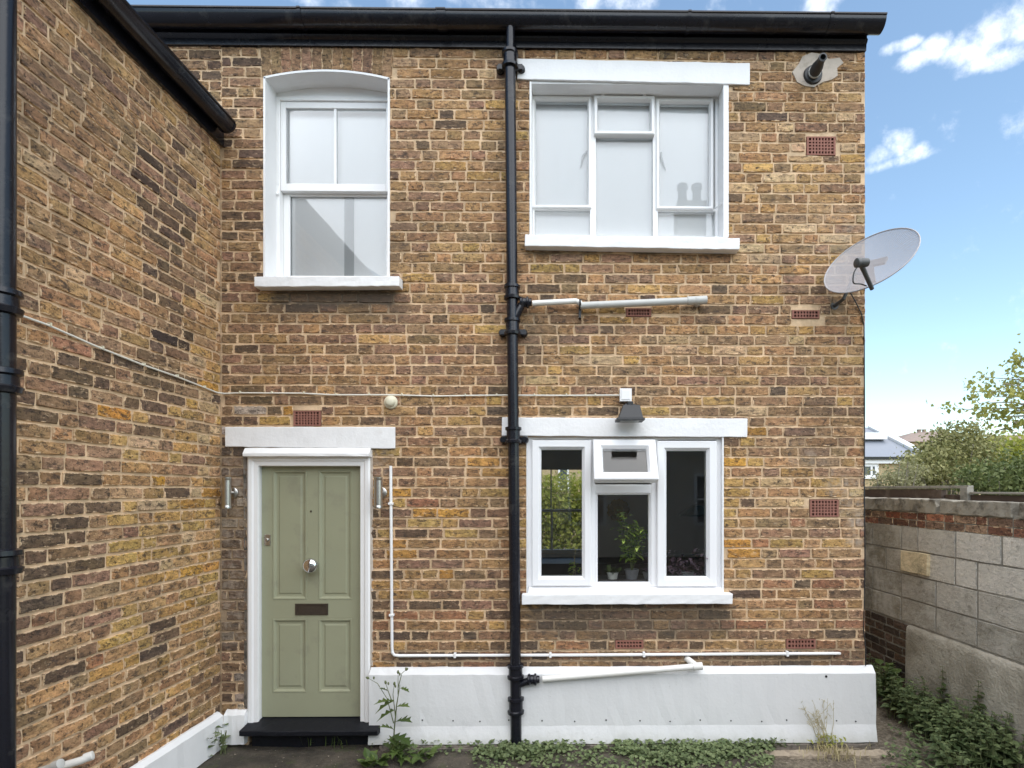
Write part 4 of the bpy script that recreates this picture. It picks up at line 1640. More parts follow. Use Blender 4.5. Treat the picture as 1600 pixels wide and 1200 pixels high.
# overflow stubs low on the wing
for (pa, pb, lab) in (((100, 1196), (145, 1180), 'white plastic overflow stub with a bright end, lower on the side wing'), ((60, 1206), (95, 1193), 'dull overflow stub nearly cut off by the bottom of the picture')):
    a_ = PX(*pa, XW + .002)
    e_ = PX(*pb, XW + .11)
    mb = MB()
    mb.tube([(XW + .002, a_.y, a_.z), (XW + .07, (a_.y * .55 + e_.y * .45), (a_.z + e_.z) / 2), (e_.x, e_.y, e_.z)], .02, 14)
    mb.lathe(e_, (e_ - a_), [(-.035, .0235), (0, .0235), (.002, .018)], 14)
    one(mb, 'overflow_pipe', 'pvc' if 'bright' in lab else 'pvc_grey', lab, 'overflow pipe', smooth=True)

# ------------------------------------------------------------------ conduit, cable, fittings
cd = tag(empty('conduit'), 'thin white conduit running down beside the door and along above the plinth', 'conduit')
mb = MB()
cpts = [P(610.5, 728, -.014), P(612.5, 1010, -.014), P(613, 1019, -.014), P(616, 1023.5, -.014), P(624, 1024.5, -.014), P(900, 1023.5, -.014), P(1300, 1021, -.014), P(1309, 1021, -.012), P(1312, 1021, .004)]
mb.tube(cpts, .0115, 10)
mb.build('pipe', 'white_gloss', cd, smooth=True)
for px, py, vert in ((611, 787, 1), (612, 961, 1), (711, 1024, 0), (1006, 1022.5, 0), (1230, 1021.5, 0), (860, 1023.5, 0)):
    p = P(px, py, -.014)
    mb = MB()
    if vert: mb.box(p.x - .018, p.x + .018, -.03, .002, p.z - .009, p.z + .009)
    else: mb.box(p.x - .009, p.x + .009, -.03, .002, p.z - .018, p.z + .02)
    mb.build('clip', 'white_gloss', cd, bevel=.003)

cb = tag(empty('wall_cable'), 'thin cream cable clipped along both brick walls to the junction box', 'cable')
wpts = []
for px, py in ((-40, 462), (25, 490), (75, 508), (150, 541), (220, 569), (275, 588), (318, 605), (338, 613)):
    q = PX(px, py, XW + .012)
    wpts.append((XW + .012, q.y, q.z))
fpts = [P(px, py, -.012) for px, py in ((350, 615), (375, 614), (470, 614.5), (520, 617), (610, 617), (680, 619), (740, 618), (790, 617.5), (880, 618), (970, 617.5))]
mb = MB()
mb.tube(wpts + [tuple(q) for q in fpts], .006, 8)
mb.build('cable', 'cable', cb, smooth=True)
for px, py in ((375, 613), (425, 613.5), (475, 614), (525, 616.5), (577, 616), (628, 616.5), (677, 618), (727, 617.5), (776, 617), (835, 617), (885, 617), (930, 617)):
    p = P(px, py, -.012)
    mb = MB()
    mb.box(p.x - .004, p.x + .004, -.02, .003, p.z - .004, p.z + .011)
    mb.build('clip', 'cream', cb)
for px, py in ((78, 508), (160, 544), (225, 570), (277, 588), (320, 605)):
    q = PX(px, py, XW + .012)
    mb = MB()
    mb.box(XW - .003, XW + .02, q.y - .004, q.y + .004, q.z - .004, q.z + .012)
    mb.build('clip', 'cream', cb)

mb = MB()
p = P(610, 628, -.02)
mb.lathe((p.x, .004, p.z), (0, -1, 0), [(0, .05), (.014, .052), (.022, .049), (.026, .04), (.04, .036), (.05, .028), (.053, .02), (.055, .004)], 26)
one(mb, 'dome_sounder', 'cream', 'small round cream dome on the brick above the door lintel', 'alarm sounder', smooth=True)
mb = MB()
x0, x1, z0, z1 = rect(968.5, 607, 987, 627, -.04)
mb.box(x0, x1, -.045, .004, z0, z1)
mb.box(x0 + .012, x1 - .012, -.049, -.0455, z0 + .012, z1 - .012)
one(mb, 'junction_box', 'white_gloss', 'square white junction box at the cable end above the floodlight', 'junction box', bevel=.005)
fld = tag(empty('floodlight'), 'black floodlight facing down in front of the kitchen window lintel', 'floodlight')
mb = MB()
p = P(983, 640, -.1)
top, bot = P(983, 634, -.1).z, P(983, 659, -.1).z
def trap(zz, px0, px1, ya, yb__):
    return [(P(px0, 645, ya).x, ya, zz), (P(px1, 645, ya).x, ya, zz), (P(px1, 645, ya).x, yb__, zz), (P(px0, 645, ya).x, yb__, zz)]
lay = [trap(top, 974, 1000, -.15, -.06), trap(bot + .02, 967, 1005, -.20, -.05), trap(bot + .018, 964, 1008, -.212, -.045), trap(bot, 964, 1008, -.215, -.045)]
vs = [q for lyr in lay for q in lyr]
fs = [(3, 2, 1, 0), (12, 13, 14, 15)]
for i in range(3):
    for k in range(4):
        a, b_ = i * 4 + k, i * 4 + (k + 1) % 4
        fs.append((a, b_, b_ + 4, a + 4))
mb.add(vs, fs)
mb.build('housing', 'black_matte', fld, bevel=.005)
mb = MB()
p = P(984, 630, -.05)
mb.box(p.x - .02, p.x + .022, -.09, .0, top - .01, top + .035)
mb.tube([(p.x - .04, -.06, top + .01), (p.x + .04, -.06, top + .01)], .012, 10)
mb.build('bracket', 'black_matte', fld, bevel=.003)
mb = MB()
mb.box(P(970, 645, -.2).x, P(1000, 645, -.2).x, -.19, -.07, bot - .0015, bot + .001)
mb.build('lens', 'far_glass', fld)

# wall lamps beside the door
def wall_lamp(pxc, label, mount_px):
    o_ = tag(empty('wall_lamp'), label, 'wall lamp', 'steel wall lamps beside the front door')
    y = -.085
    c_ = P(pxc, 770, y)
    h = .118
    m_ = MB()
    m_.lathe((c_.x, y, c_.z - h), (0, 0, 1), [(0, .026), (.003, .031), (.022, .031), (.025, .029)], 20)
    m_.lathe((c_.x, y, c_.z + h), (0, 0, -1), [(0, .026), (.003, .031), (.022, .031), (.025, .029)], 20)
    m_.tube([(c_.x, y, c_.z - h + .024), (c_.x, y, c_.z + h - .024)], .0295, 20)
    m_.build('tube', 'steel', o_, smooth=True)
    m_ = MB()
    m_.tube([(c_.x, y + .02, c_.z), (c_.x, -.02, c_.z)], .014, 12)
    m_.lathe((c_.x, .004, c_.z), (0, -1, 0), [(0, .042), (.022, .042), (.027, .036)], 22)
    m_.build('wall_plate', 'steel', o_, smooth=True)
    return o_


wall_lamp(354.5, 'brushed steel tube lamp squeezed between the green door and the side wing', 366)
wall_lamp(591, 'brushed steel tube lamp between the green door and the white conduit', 599)

# flue
fl_ = tag(empty('flue_pipe'), 'short black flue pipe poking from a cement patch under the eaves', 'flue')
c_ = P(1269, 119, 0)
mb = MB()
mb.lathe((c_.x, .004, c_.z), (0, -1, 0), [(0, .072), (.01, .074), (.03, .067), (.035, .045)], 26)
mb.build('wall_collar', 'black_matte', fl_, smooth=True)
mb = MB()
tipv = P(1286, 89, -.21)
dv = (tipv - Vector((c_.x, -.02, c_.z)))
dl_ = dv.length
mb.lathe((c_.x, -.02, c_.z), dv, [(0, .044), (dl_ * .45, .042), (dl_ * .5, .035), (dl_ * .62, .035), (dl_ * .66, .029), (dl_ * .97, .028), (dl_, .03), (dl_ + .002, .02), (dl_ - .03, .018)], 24)
mb.build('pipe', 'black_matte', fl_, smooth=True)
mb = MB()
mb.lathe(Vector((c_.x, -.02, c_.z)) + dv * .12, dv, [(0, .046), (.012, .047), (.014, .044)], 24)
mb.build('seal_ring', 'pvc_grey', fl_, smooth=True)
# cement patch behind it: an irregular flat trowelled blob on the wall
mb = MB()
pts = [(1246, 128), (1238, 112), (1248, 100), (1254, 88), (1268, 82), (1282, 84), (1296, 92), (1312, 90), (1318, 98), (1308, 106), (1309, 118), (1300, 124), (1286, 128), (1272, 136), (1258, 134)]
q = [P(a_, b2, -.0095) for a_, b2 in pts]
k = len(q)
vs = [(v.x, -.0095 + rng.uniform(-.001, .001), v.z) for v in q] + [(v.x + rng.uniform(-.004, .004), .005, v.z + rng.uniform(-.004, .004)) for v in q]
mb.add(vs, [tuple(range(k))] + [(i, i + k, (i + 1) % k + k, (i + 1) % k) for i in range(k)])
mb.build('cement_patch', 'cement', house)

# ------------------------------------------------------------------ satellite dish
m, n, l, b = new_mat('perforated_dish')
n.remove(b)
pb_ = n.new('ShaderNodeBsdfPrincipled')
geo = n.new('ShaderNodeTexCoord').outputs['Object']
pb_.inputs['Base Color'].default_value = (.36, .345, .355, 1)
pb_.inputs['Roughness'].default_value = .45
vor = n.new('ShaderNodeTexVoronoi')
vor.inputs['Scale'].default_value = 190
vor.inputs['Randomness'].default_value = .0
l.new(geo, vor.inputs['Vector'])
hole = M_(n, l, 'LESS_THAN', vor.outputs['Distance'], .40)
tr = n.new('ShaderNodeBsdfTransparent')
ms = n.new('ShaderNodeMixShader')
l.new(M_(n, l, 'MULTIPLY', hole, .9), ms.inputs[0])
l.new(pb_.outputs[0], ms.inputs[1])
l.new(tr.outputs[0], ms.inputs[2])
l.new(ms.outputs[0], n['Material Output'].inputs['Surface'])
MAT['dish'] = m
MAT['dish_rim'] = pm('dish_rim', (.40, .39, .40), .4, .05, 10)
MAT['dark_grey'] = pm('dark_grey_plastic', (.06, .063, .062), .45, .1, 12)
MAT['galv'] = pm('galvanised_bracket', (.42, .42, .43), .5, .1, 16)
DC = P(1359, 407, -.37)
az, el = R(219), R(36)
nrm = Vector((math.cos(el) * math.cos(az), math.cos(el) * math.sin(az), math.sin(el)))
e1 = Vector((0, 0, 1)).cross(nrm).normalized()
e2 = nrm.cross(e1)
DR = .31
dish = tag(empty('satellite_dish', DC), 'pale grey perforated satellite dish on the right corner of the house', 'satellite dish')
mb = MB()
rings, seg = 9, 40
vs, fs = [], []
for side, off_ in ((0, 0), (1, -.0035)):
    for i in range(rings + 1):
        rr_ = DR * i / rings
        for k in range(seg):
            a = 2 * math.pi * k / seg
            vs.append((e1 * math.cos(a) + e2 * math.sin(a)) * rr_ + nrm * (.055 * ((rr_ / DR) ** 2 - 1) + off_))
nn = (rings + 1) * seg
for side in (0, 1):
    for i in range(rings):
        for k in range(seg):
            a, b_ = side * nn + i * seg + k, side * nn + i * seg + (k + 1) % seg
            fs.append((a, b_, b_ + seg, a + seg))
mb.add(vs[:nn], [f_ for f_ in fs if max(f_) < nn])
mb.build('reflector', 'dish', dish, smooth=True, fix=False)
mb = MB()
mb.tube([(e1 * math.cos(2 * math.pi * k / seg) + e2 * math.sin(2 * math.pi * k / seg)) * DR for k in range(seg + 1)], .005, 8, cap=False)
mb.build('rim', 'dish_rim', dish, smooth=True)


def dish_pt(px, py, h):
    """point a height h in front of the dish plane, under the pixel"""
    d_ = ray(px, py)
    o_ = DC + nrm * h
    t_ = (o_ - CAM).dot(nrm) / d_.dot(nrm)
    return CAM + d_ * t_ - DC


basep = dish_pt(1361, 448, .0)
head = basep + nrm * .2
mb = MB()
hp = [basep - nrm * .02, basep.lerp(head, .5), head]
mb.tube(hp, [.014, .015, .018], 10)
mb.build('feed_arm', 'dark_grey', dish, smooth=True)
mb = MB()
fwd = Vector((-.95, -.15, -.1)).normalized()
mb.lathe(head - fwd * .035, fwd, [(-.02, .017), (-.015, .027), (.02, .029), (.04, .025), (.044, .03), (.064, .03), (.068, .024)], 18)
mb.build('feed_head', 'dark_grey', dish, smooth=True)
mb = MB()
loop = [head - fwd * .0, head + Vector((-.045, 0, -.06)), head + Vector((-.04, .02, -.13)), basep + Vector((-.07, 0, .02)), basep + Vector((-.02, 0, .0))]
sm_ = []
for i in range(len(loop) - 1):
    for s in range(5):
        sm_.append(loop[i].lerp(loop[i + 1], s / 5))
for _ in range(3):
    sm_ = [sm_[0]] + [(sm_[i - 1] + sm_[i] * 2 + sm_[i + 1]) / 4 for i in range(1, len(sm_) - 1)] + [sm_[-1]]
mb.tube(sm_, .0045, 8)
mb.build('feed_cable', 'dark_grey', dish, smooth=True)
# back bracket, pole and wall foot
mb = MB()
back = nrm * -.11
for (pa, pb, wd) in (((1350, 413), (1384, 405), .06), ((1358, 410), (1362, 440), .045)):
    u_, v_ = dish_pt(*pa, -.075), dish_pt(*pb, -.075)
    dd = (v_ - u_).normalized()
    sd_ = nrm.cross(dd) * wd / 2
    vs = [u_ - sd_, u_ + sd_, v_ + sd_, v_ - sd_]
    vs += [q_ - nrm * .02 for q_ in vs]
    mb.add(vs, [(0, 1, 2, 3), (7, 6, 5, 4), (0, 4, 5, 1), (1, 5, 6, 2), (2, 6, 7, 3), (3, 7, 4, 0)])
mb.build('back_bracket', 'galv', dish)
foot = P(1304, 478, 0) - DC
mb = MB()
mb.tube([foot, foot + Vector((.02, -.1, .02)), foot + Vector((.09, -.13, .2)), back * .8 + Vector((0, .03, -.02))], .014, 12)
mb.lathe(foot + Vector((0, .004, 0)), (0, -1, 0), [(0, .03), (.008, .03)], 16)
mb.build('mast', 'dark_grey', dish, smooth=True)
mb = MB()
pts = [P(1328, 456, -.05), P(1336, 470, -.02), P(1346, 490, -.01), P(1350, 508, -.008), P(1350.5, 540, -.008), P(1351, 640, -.008), P(1350.5, 760, -.008), P(1351.5, 880, -.008), P(1350.5, 940, -.008), P(1349.5, 985, -.01), P(1351.5, 1002, -.012), P(1353, 1015, -.02), P(1352.5, 1040, -.02)]
mb.tube(pts, .0045, 8)
one(mb, 'aerial_cable', 'black_cable', 'thin black aerial cable hanging from the dish down the house corner', 'cable', smooth=True)

# ------------------------------------------------------------------ garden wall on the right
gd = Vector((GB[0] - GA[0], GB[1] - GA[1], 0))
ang = math.atan2(gd.y, gd.x)
gw = tag(empty('garden_wall', (GA[0], GA[1], 0), ang), 'old garden wall of concrete blocks with red brick courses, ending behind the house', 'garden wall')
GM = Matrix.Translation((GA[0], GA[1], 0)) @ Matrix.Rotation(ang, 4, 'Z')
gl_ = gd.length
PZ = lambda py, k=151.0: CZ - (py - YH) / k
ztopw, zcop, zred, = 1.845, 1.72, 1.585
gx0, gx1 = -1.6, 4.2
MAT['block'] = brick_mat('concrete_block', 'object', (.36, .34, .3), smear=True, stains_shade=False, fired=False)
MAT['block_mass'] = brick_mat('concrete_block_mass', 'mass', (.36, .34, .3), smear=True, stains_shade=False, fired=False)
MAT['grey_mortar'] = mortar_mat('grey_mortar', (.33, .31, .265), stains_shade=False)
MAT['render0'] = pm('old_cement_render', (.40, .365, .30), .95, .14, 6, (.22, .2, .155), .52, .68, 3.5, .5, 60, bdist=.01)
m, n, l, b = new_mat('stained_render')
pos = n.new('ShaderNodeNewGeometry').outputs['Position']
c = mixc(n, l, ramp(n, l, noise(n, l, pos, 2.5, 7, .7), .35, .65), (.27, .24, .185), (.46, .42, .345))
c = mixc(n, l, M_(n, l, 'MULTIPLY', ramp(n, l, noise(n, l, pos, 9, 6, .7), .55, .7), .5), c, (.19, .17, .13))
pt = ramp(n, l, noise(n, l, pos, 20, 5, .6), .66, .7)
c = mixc(n, l, M_(n, l, 'MULTIPLY', pt, .8), c, (.06, .05, .04))
l.new(c, b.inputs['Base Color'])
b.inputs['Roughness'].default_value = .95
bp = n.new('ShaderNodeBump')
bp.inputs['Strength'].default_value = .8
bp.inputs['Distance'].default_value = .015
l.new(M_(n, l, 'SUBTRACT', M_(n, l, 'ADD', noise(n, l, pos, 50, 5), noise(n, l, pos, 6, 4)), M_(n, l, 'MULTIPLY', pt, .8)), bp.inputs['Height'])
l.new(bp.outputs[0], b.inputs['Normal'])
MAT['render'] = m
cw = MB()
cw.box(gx0, gx1, .0035, .2, -.05, zcop + .02)
cw.build('wall', 'grey_mortar', gw)
pool_b = BrickPool([(.44, .212), (.22, .212)], MAT['block'], 8, 5)
pool_b2 = BrickPool([(.22, .062), (.105, .062)], MAT['brick'], 8, 6)


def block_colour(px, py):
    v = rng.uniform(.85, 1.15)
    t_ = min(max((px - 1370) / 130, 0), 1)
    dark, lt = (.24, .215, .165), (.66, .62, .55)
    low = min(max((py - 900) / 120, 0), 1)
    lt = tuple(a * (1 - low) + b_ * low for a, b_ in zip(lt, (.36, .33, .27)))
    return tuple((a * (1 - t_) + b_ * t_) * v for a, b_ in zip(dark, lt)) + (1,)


rows = []
for k in range(4):
    zt_row = zred - k * .225
    zb_row = zt_row - .214
    x = gx0 + (k % 2) * .22 - .1
    while x < gx1:
        L = .45 if rng.random() < .85 else .225
        rows.append((x + .005, x + L - .006, zb_row, zt_row))
        x += L
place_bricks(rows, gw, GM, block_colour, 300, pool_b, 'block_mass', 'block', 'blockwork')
# the pale yellow rough stone proud of the blocks
sq = PX(1431, 879, 3.17)
lx = (GM.inverted() @ sq)
mb = MB()
vs, fs = brick_proto(.36, .19, random.Random(11))
vs = [(v[0], v[1] * 1.6 - .02, v[2]) for v in vs]
mb.add(vs, fs)
MAT['stone'] = brick_mat('yellow_stone', 'object', (.5, .42, .28), smear=False, stains_shade=False, fired=False)
so = mb.build('stone', 'stone', gw)
so.location = (lx.x, -.006, lx.z)
so.color = (.66, .55, .36, 1)
red = []
for k in range(2):
    zt_row = zcop - k * .0675 - .002
    x = gx0 + (k % 2) * .11
    while x < gx1:
        L = rng.choice((.225, .225, .225, .112))
        red.append((x + .004, x + L - .005, zt_row - .062, zt_row))
        x += L


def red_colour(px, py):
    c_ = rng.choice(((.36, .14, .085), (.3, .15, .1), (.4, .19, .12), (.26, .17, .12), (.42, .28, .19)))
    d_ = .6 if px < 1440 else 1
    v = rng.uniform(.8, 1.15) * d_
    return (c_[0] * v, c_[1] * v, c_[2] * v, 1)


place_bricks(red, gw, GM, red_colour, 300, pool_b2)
# concrete coping beams
x = gx0
MAT['coping'] = pm('weathered_coping', (.33, .30, .245), .95, .25, 9, (.13, .115, .09), .48, .62, 5, .7, 60, bdist=.01)
ci = 0
g1 = (GM.inverted() @ PX(1456, 788, GA[0])).x
g2 = (GM.inverted() @ PX(1578, 790, GA[0] + .06)).x
for x0, x1, top in ((gx0, g1 - .03, ztopw), (g1 + .03, g2 - .03, ztopw - .008), (g2 + .03, 3.2, ztopw - .004), (3.21, gx1, ztopw)):
    mb = MB()
    mb.slab(x0, x1, -.015, .2, zcop + .004, top, .007, .05)
    mb.build('coping', 'coping', gw, bevel=.008)
# render below the blocks, proud, with a dark brick patch left bare at its far end
zr_ = zred - 4 * .225 - .004
xr0 = (GM.inverted() @ PX(1413, 1000, 3.12)).x
mb = MB()
st_ = 40
prof = [(.003, zr_), (-.012, zr_ - .004), (-.028, zr_ - .02), (-.034, zr_ - .06), (-.036, .5), (-.04, .35), (-.045, .2), (-.05, -.02), (.003, -.02)]
mb.extrude_x(prof, xr0, gx1, 110, .003)
mb.build('render_skirt', 'render', gw, smooth=True)
dk = flemish(gx0, xr0 + .03, zr_ - 9 * .078, 9, [], .24, .12, .078, .066)
MAT['dark_brick'] = brick_mat('tarred_brick', 'object', (.15, .14, .115), stains_shade=False)
place_bricks(dk, gw, GM, lambda px, py: choose('K5 D3'), 300, BrickPool([(.24, .066), (.115, .066)], MAT['dark_brick'], 6, 9))

# timber behind the wall top
fence = tag(empty('timber_fence', (GA[0], GA[1], 0), ang), 'dark timber boards and a pale rail just behind the garden wall top', 'fence')
def gl_px(px, py):
    q_ = GM.inverted() @ PX(px, py, GA[0] + .25)
    return q_.x
mb = MB()
mb.box(-1.6, .62, .26, .29, 1.2, 1.935)
mb.build('plank', 'wood', fence, bevel=.004)
mb = MB()
mb.box(-1.6, 1.05, .25, .30, 1.94, 1.965)
mb.build('rail', 'wood_grey', fence, bevel=.003)
mb = MB()
mb.box(.62, .74, .245, .3, 1.2, 1.93)
mb.build('post', 'wood', fence, bevel=.003)
mb = MB()
mb.box(.97, 1.05, .24, .3, 1.2, 1.95)
mb.build('post', 'wood_grey', fence, bevel=.003)
mb = MB()
mb.box(.75, 4.2, .27, .3, 1.2, 1.885)
mb.build('plank', 'wood', fence, bevel=.004)
mb = MB()
mb.box(1.06, 4.2, .25, .31, 1.892, 1.91)
mb.build('rail', 'wood_grey', fence, bevel=.003)

# ------------------------------------------------------------------ foliage helpers
def leaf_cloud(name, mat, pts, size, parent=None, aspect=1.7, up=.3, seed=1, fold=True):
    """one mesh of many small folded leaves"""
    r = np.random.default_rng(seed)
    pts = np.asarray(pts, dtype=np.float64)
    n_ = len(pts)
    d1 = r.normal(size=(n_, 3))
    d1[:, 2] -= up
    d1 /= np.linalg.norm(d1, axis=1)[:, None]
    d2 = r.normal(size=(n_, 3))
    d2 -= d1 * (d1 * d2).sum(1)[:, None]
    d2 /= np.linalg.norm(d2, axis=1)[:, None]
    d3 = np.cross(d1, d2)
    s = size * r.uniform(.6, 1.35, n_)[:, None]
    hw = s / aspect / 2
    v = np.empty((n_, 4, 3))
    v[:, 0] = pts
    v[:, 1] = pts + d1 * s * .45 + d2 * hw + d3 * hw * .35
    v[:, 2] = pts + d1 * s
    v[:, 3] = pts + d1 * s * .45 - d2 * hw + d3 * hw * .35
    me = bpy.data.meshes.new(name)
    me.vertices.add(n_ * 4)
    me.vertices.foreach_set('co', v.ravel())
    idx = np.arange(n_)[:, None] * 4
    tri = np.concatenate([idx + np.array([0, 1, 2]), idx + np.array([0, 2, 3])], axis=1).ravel()
    me.loops.add(n_ * 6)
    me.loops.foreach_set('vertex_index', tri.astype(np.int32))
    me.polygons.add(n_ * 2)
    me.polygons.foreach_set('loop_start', np.arange(0, n_ * 6, 3, dtype=np.int32))
    me.update(calc_edges=True)
    me.validate()
    me.materials.append(MAT[mat])
    o_ = bpy.data.objects.new(name, me)
    col.objects.link(o_)
    if parent: o_.parent = parent
    return o_


def clumps(nr, centre, radii, n_clump, per, spread, shell=.5):
    c = nr.normal(size=(n_clump, 3))
    c /= np.linalg.norm(c, axis=1)[:, None]
    c *= (shell + (1 - shell) * nr.random(n_clump)[:, None] ** .6)
    c = c * np.array(radii) + np.array(centre)
    k = np.maximum(1, nr.poisson(per, n_clump))
    out = [nr.normal(size=(kk, 3)) * np.array(spread) * nr.uniform(.6, 1.4) + cc for kk, cc in zip(k, c)]
    return np.concatenate(out), c


MAT['leaf_dark'] = leaf_mat('dark_leaves', (.08, .11, .035), (.19, .22, .08))
MAT['leaf_bush'] = leaf_mat('bush_leaves', (.16, .17, .06), (.42, .40, .18))
MAT['leaf_bright'] = leaf_mat('bright_leaves', (.22, .26, .04), (.42, .42, .08), .45)
MAT['leaf_tree'] = leaf_mat('tree_leaves', (.22, .24, .05), (.48, .46, .14), .5)
MAT['leaf_pale'] = leaf_mat('pale_leaves', (.22, .22, .11), (.38, .36, .2), .4)
MAT['leaf_nettle'] = leaf_mat('nettle_leaves', (.055, .085, .032), (.17, .21, .09), .25)
MAT['leaf_nettle_light'] = leaf_mat('nettle_tips', (.06, .09, .03), (.12, .15, .05), .3)
MAT['leaf_clover'] = leaf_mat('clover_leaves', (.08, .115, .045), (.20, .245, .11), .25)
MAT['leaf_weed'] = leaf_mat('weed_leaves', (.05, .085, .02), (.13, .18, .05), .3)
MAT['leaf_pot'] = leaf_mat('pot_leaves', (.24, .38, .06), (.46, .56, .14), .45)
MAT['leaf_purple'] = leaf_mat('purple_leaves', (.12, .07, .10), (.38, .27, .33), .2)

nr = np.random.default_rng(5)


def at_depth(px, py, y):
    return P(px, py, y)


# ------------------------------------------------------------------ far houses
fh = tag(empty('bungalow', (0, 0, 0)), 'pale roofed yellow brick house beyond the wall, just right of the house corner', 'house')
Y1 = 21.0
ez = P(1400, 714, Y1).z
xl = P(1290, 714, Y1).x
xr = P(1442, 714, Y1).x
rzz = P(1360, 668, Y1 + 2.5).z
mb = MB()
mb.box(xl, xr - .15, Y1 + .1, Y1 + 6, 0, ez)
mb.build('wall', 'yellow_wall', fh)
mb = MB()
ra, rb_ = P(1359, 668, Y1 + 2.5), P(1444, 702, Y1)
xl2 = xl - .3
yrid = Y1 + 2.5
mb.add([(xl2, Y1 - .1, ez), (rb_.x, Y1 - .1, ez), (ra.x, yrid, rzz), (xl2, yrid, rzz), (rb_.x, Y1 + 5.5, ez)],
       [(0, 1, 2, 3), (1, 4, 2), (0, 3, 4)])
mb.build('roof', 'far_slate', fh)
mb = MB()
mb.tube([(rb_.x, Y1 - .12, ez + .1), (ra.x, yrid - .02, rzz + .06)], .16, 6)
mb.build('verge', 'far_white', fh)
mb = MB()
mb.box(xl2, rb_.x, Y1 - .2, Y1 - .1, ez - .12, ez + .0)
mb.build('gutter', 'black', fh)
mb = MB()
mb.box(xl2, rb_.x - .1, Y1 - .1, Y1 + .1, ez - .3, ez - .121)
mb.build('soffit', 'far_white', fh)
x0, x1, z0, z1 = rect(1345, 723, 1373, 748, Y1)
mb = MB()
mb.mitre(x0, x1, z0, z1, [(0, Y1 + .1), (0, Y1), (.17, Y1), (.17, Y1 + .1)])
mb.box((x0 + x1) / 2 + .05, (x0 + x1) / 2 + .14, Y1 + .01, Y1 + .09, z0 + .17, z1 - .17)
wf = mb.build('window', 'far_white', fh)
mb = MB()
mb.box(x0 + .1, x1 - .1, Y1 + .05, Y1 + .095, z0 + .1, z1 - .1)
mb.build('pane', 'far_glass', wf)
for px0_, px1_, py_ in ((1340, 1381, 687), (1340, 1362, 676)):
    mb = MB()
    a_ = P(px0_, py_, Y1 + 1.3)
    b2 = P(px1_, py_, Y1 + 1.3)
    if py_ == 687:
        mb.box(a_.x, b2.x, Y1 + 1.0, Y1 + 1.5, a_.z, a_.z + .32)
        mb.build('skylight', 'far_white', fh)
fh2 = tag(empty('tiled_house'), 'brown tiled roof and white window showing through the bushes at the right edge', 'house')
Y2 = 24.0
mb = MB()
mb.box(P(1520, 700, Y2).x, P(1760, 700, Y2).x, Y2, Y2 + 5, 0, P(1560, 697, Y2).z)
mb.build('wall', 'yellow_wall', fh2)
mb = MB()
a_, b2 = P(1515, 697, Y2 - .2), P(1770, 697, Y2 - .2)
c2_, d2_ = P(1563, 680, Y2 + 2.5), P(1770, 676, Y2 + 2.5)
mb.add([tuple(a_), tuple(b2), tuple(d2_), tuple(c2_), (a_.x, Y2 + 5, a_.z), (b2.x, Y2 + 5, a_.z)], [(0, 1, 2, 3), (0, 3, 4), (3, 2, 5, 4), (1, 5, 2)])
mb.build('roof', 'far_tile', fh2)
mb = MB()
mb.mitre(*rect(1589, 726, 1618, 752, Y2 - .05), [(0, Y2), (0, Y2 - .06), (.16, Y2 - .06), (.16, Y2)])
wf = mb.build('window', 'far_white', fh2)
x0, x1, z0, z1 = rect(1591, 728, 1616, 750, Y2 - .05)
mb = MB()
mb.box(x0, x1, Y2 - .03, Y2 - .005, z0, z1)
mb.build('pane', 'far_glass', wf)
fh3 = tag(empty('distant_house'), 'low tiled roof with chimney pots rising behind the big bush', 'house')
Y3 = 34.0
mb = MB()
a_, b2, c2_, d2_ = P(1405, 690, Y3), P(1500, 690, Y3), P(1480, 673, Y3 + 3), P(1425, 676, Y3 + 3)
mb.add([tuple(a_), tuple(b2), tuple(c2_), tuple(d2_), (a_.x, Y3 + 6, a_.z), (b2.x, Y3 + 6, b2.z)], [(0, 1, 2, 3), (0, 3, 4), (3, 2, 5, 4), (1, 5, 2)])
mb.build('roof', 'far_tile', fh3)
mb = MB()
mb.box(a_.x + .3, b2.x - .3, Y3 + .2, Y3 + 5.8, 0, a_.z - .01)
mb.build('wall', 'yellow_wall', fh3)
for px in (1436, 1444):
    mb = MB()
    q_ = P(px, 676, Y3 + 3)
    mb.lathe((q_.x, q_.y, q_.z - .2), (0, 0, 1), [(0, .16), (.35, .13), (.38, .17), (.45, .15)], 10)
    mb.build('chimney_pot', 'far_tile', fh3)

# garden seen through the rear window
hd = tag(empty('garden_hedge', (0, 8.6, 0)), 'sunlit green hedge seen through the left pane of the kitchen window', 'hedge')
pts = np.stack([nr.uniform(-2.6, 2.0, 17000), nr.normal(0, .28, 17000), nr.uniform(.1, 1, 17000) ** .7 * (2.05 + .3 * np.sin(nr.uniform(0, 6, 17000)))], 1)
leaf_cloud('foliage', 'leaf_bright', pts, .11, hd, seed=8)
mb = MB()
for k in range(9):
    x = -3 + k * .68
    mb.tube([(x, 0, 0), (x + .05, .02, 1.7)], [.03, .012], 6)
mb.build('stems', 'bark', hd)
fy = tag(empty('rear_house', (0, 15, 0)), 'yellow house wall above the hedge seen through the kitchen window', 'house')
mb = MB()
mb.box(-6, 3.5, 0, 5, 0, 4.6)
mb.build('wall', 'yellow_wall', fy)
mb = MB()
x0 = P(872, 748, 15).x
x1 = P(889, 748, 15).x
mb.mitre(x0, x1, 1.9, 3.2, [(0, 0), (0, -.06), (.07, -.06), (.07, 0)])
mb.build('window_frame', 'far_white', fy)
mb = MB()
mb.box(x0 + .05, x1 - .05, -.04, -.005, 1.95, 3.15)
mb.build('pane', 'far_glass', fy)

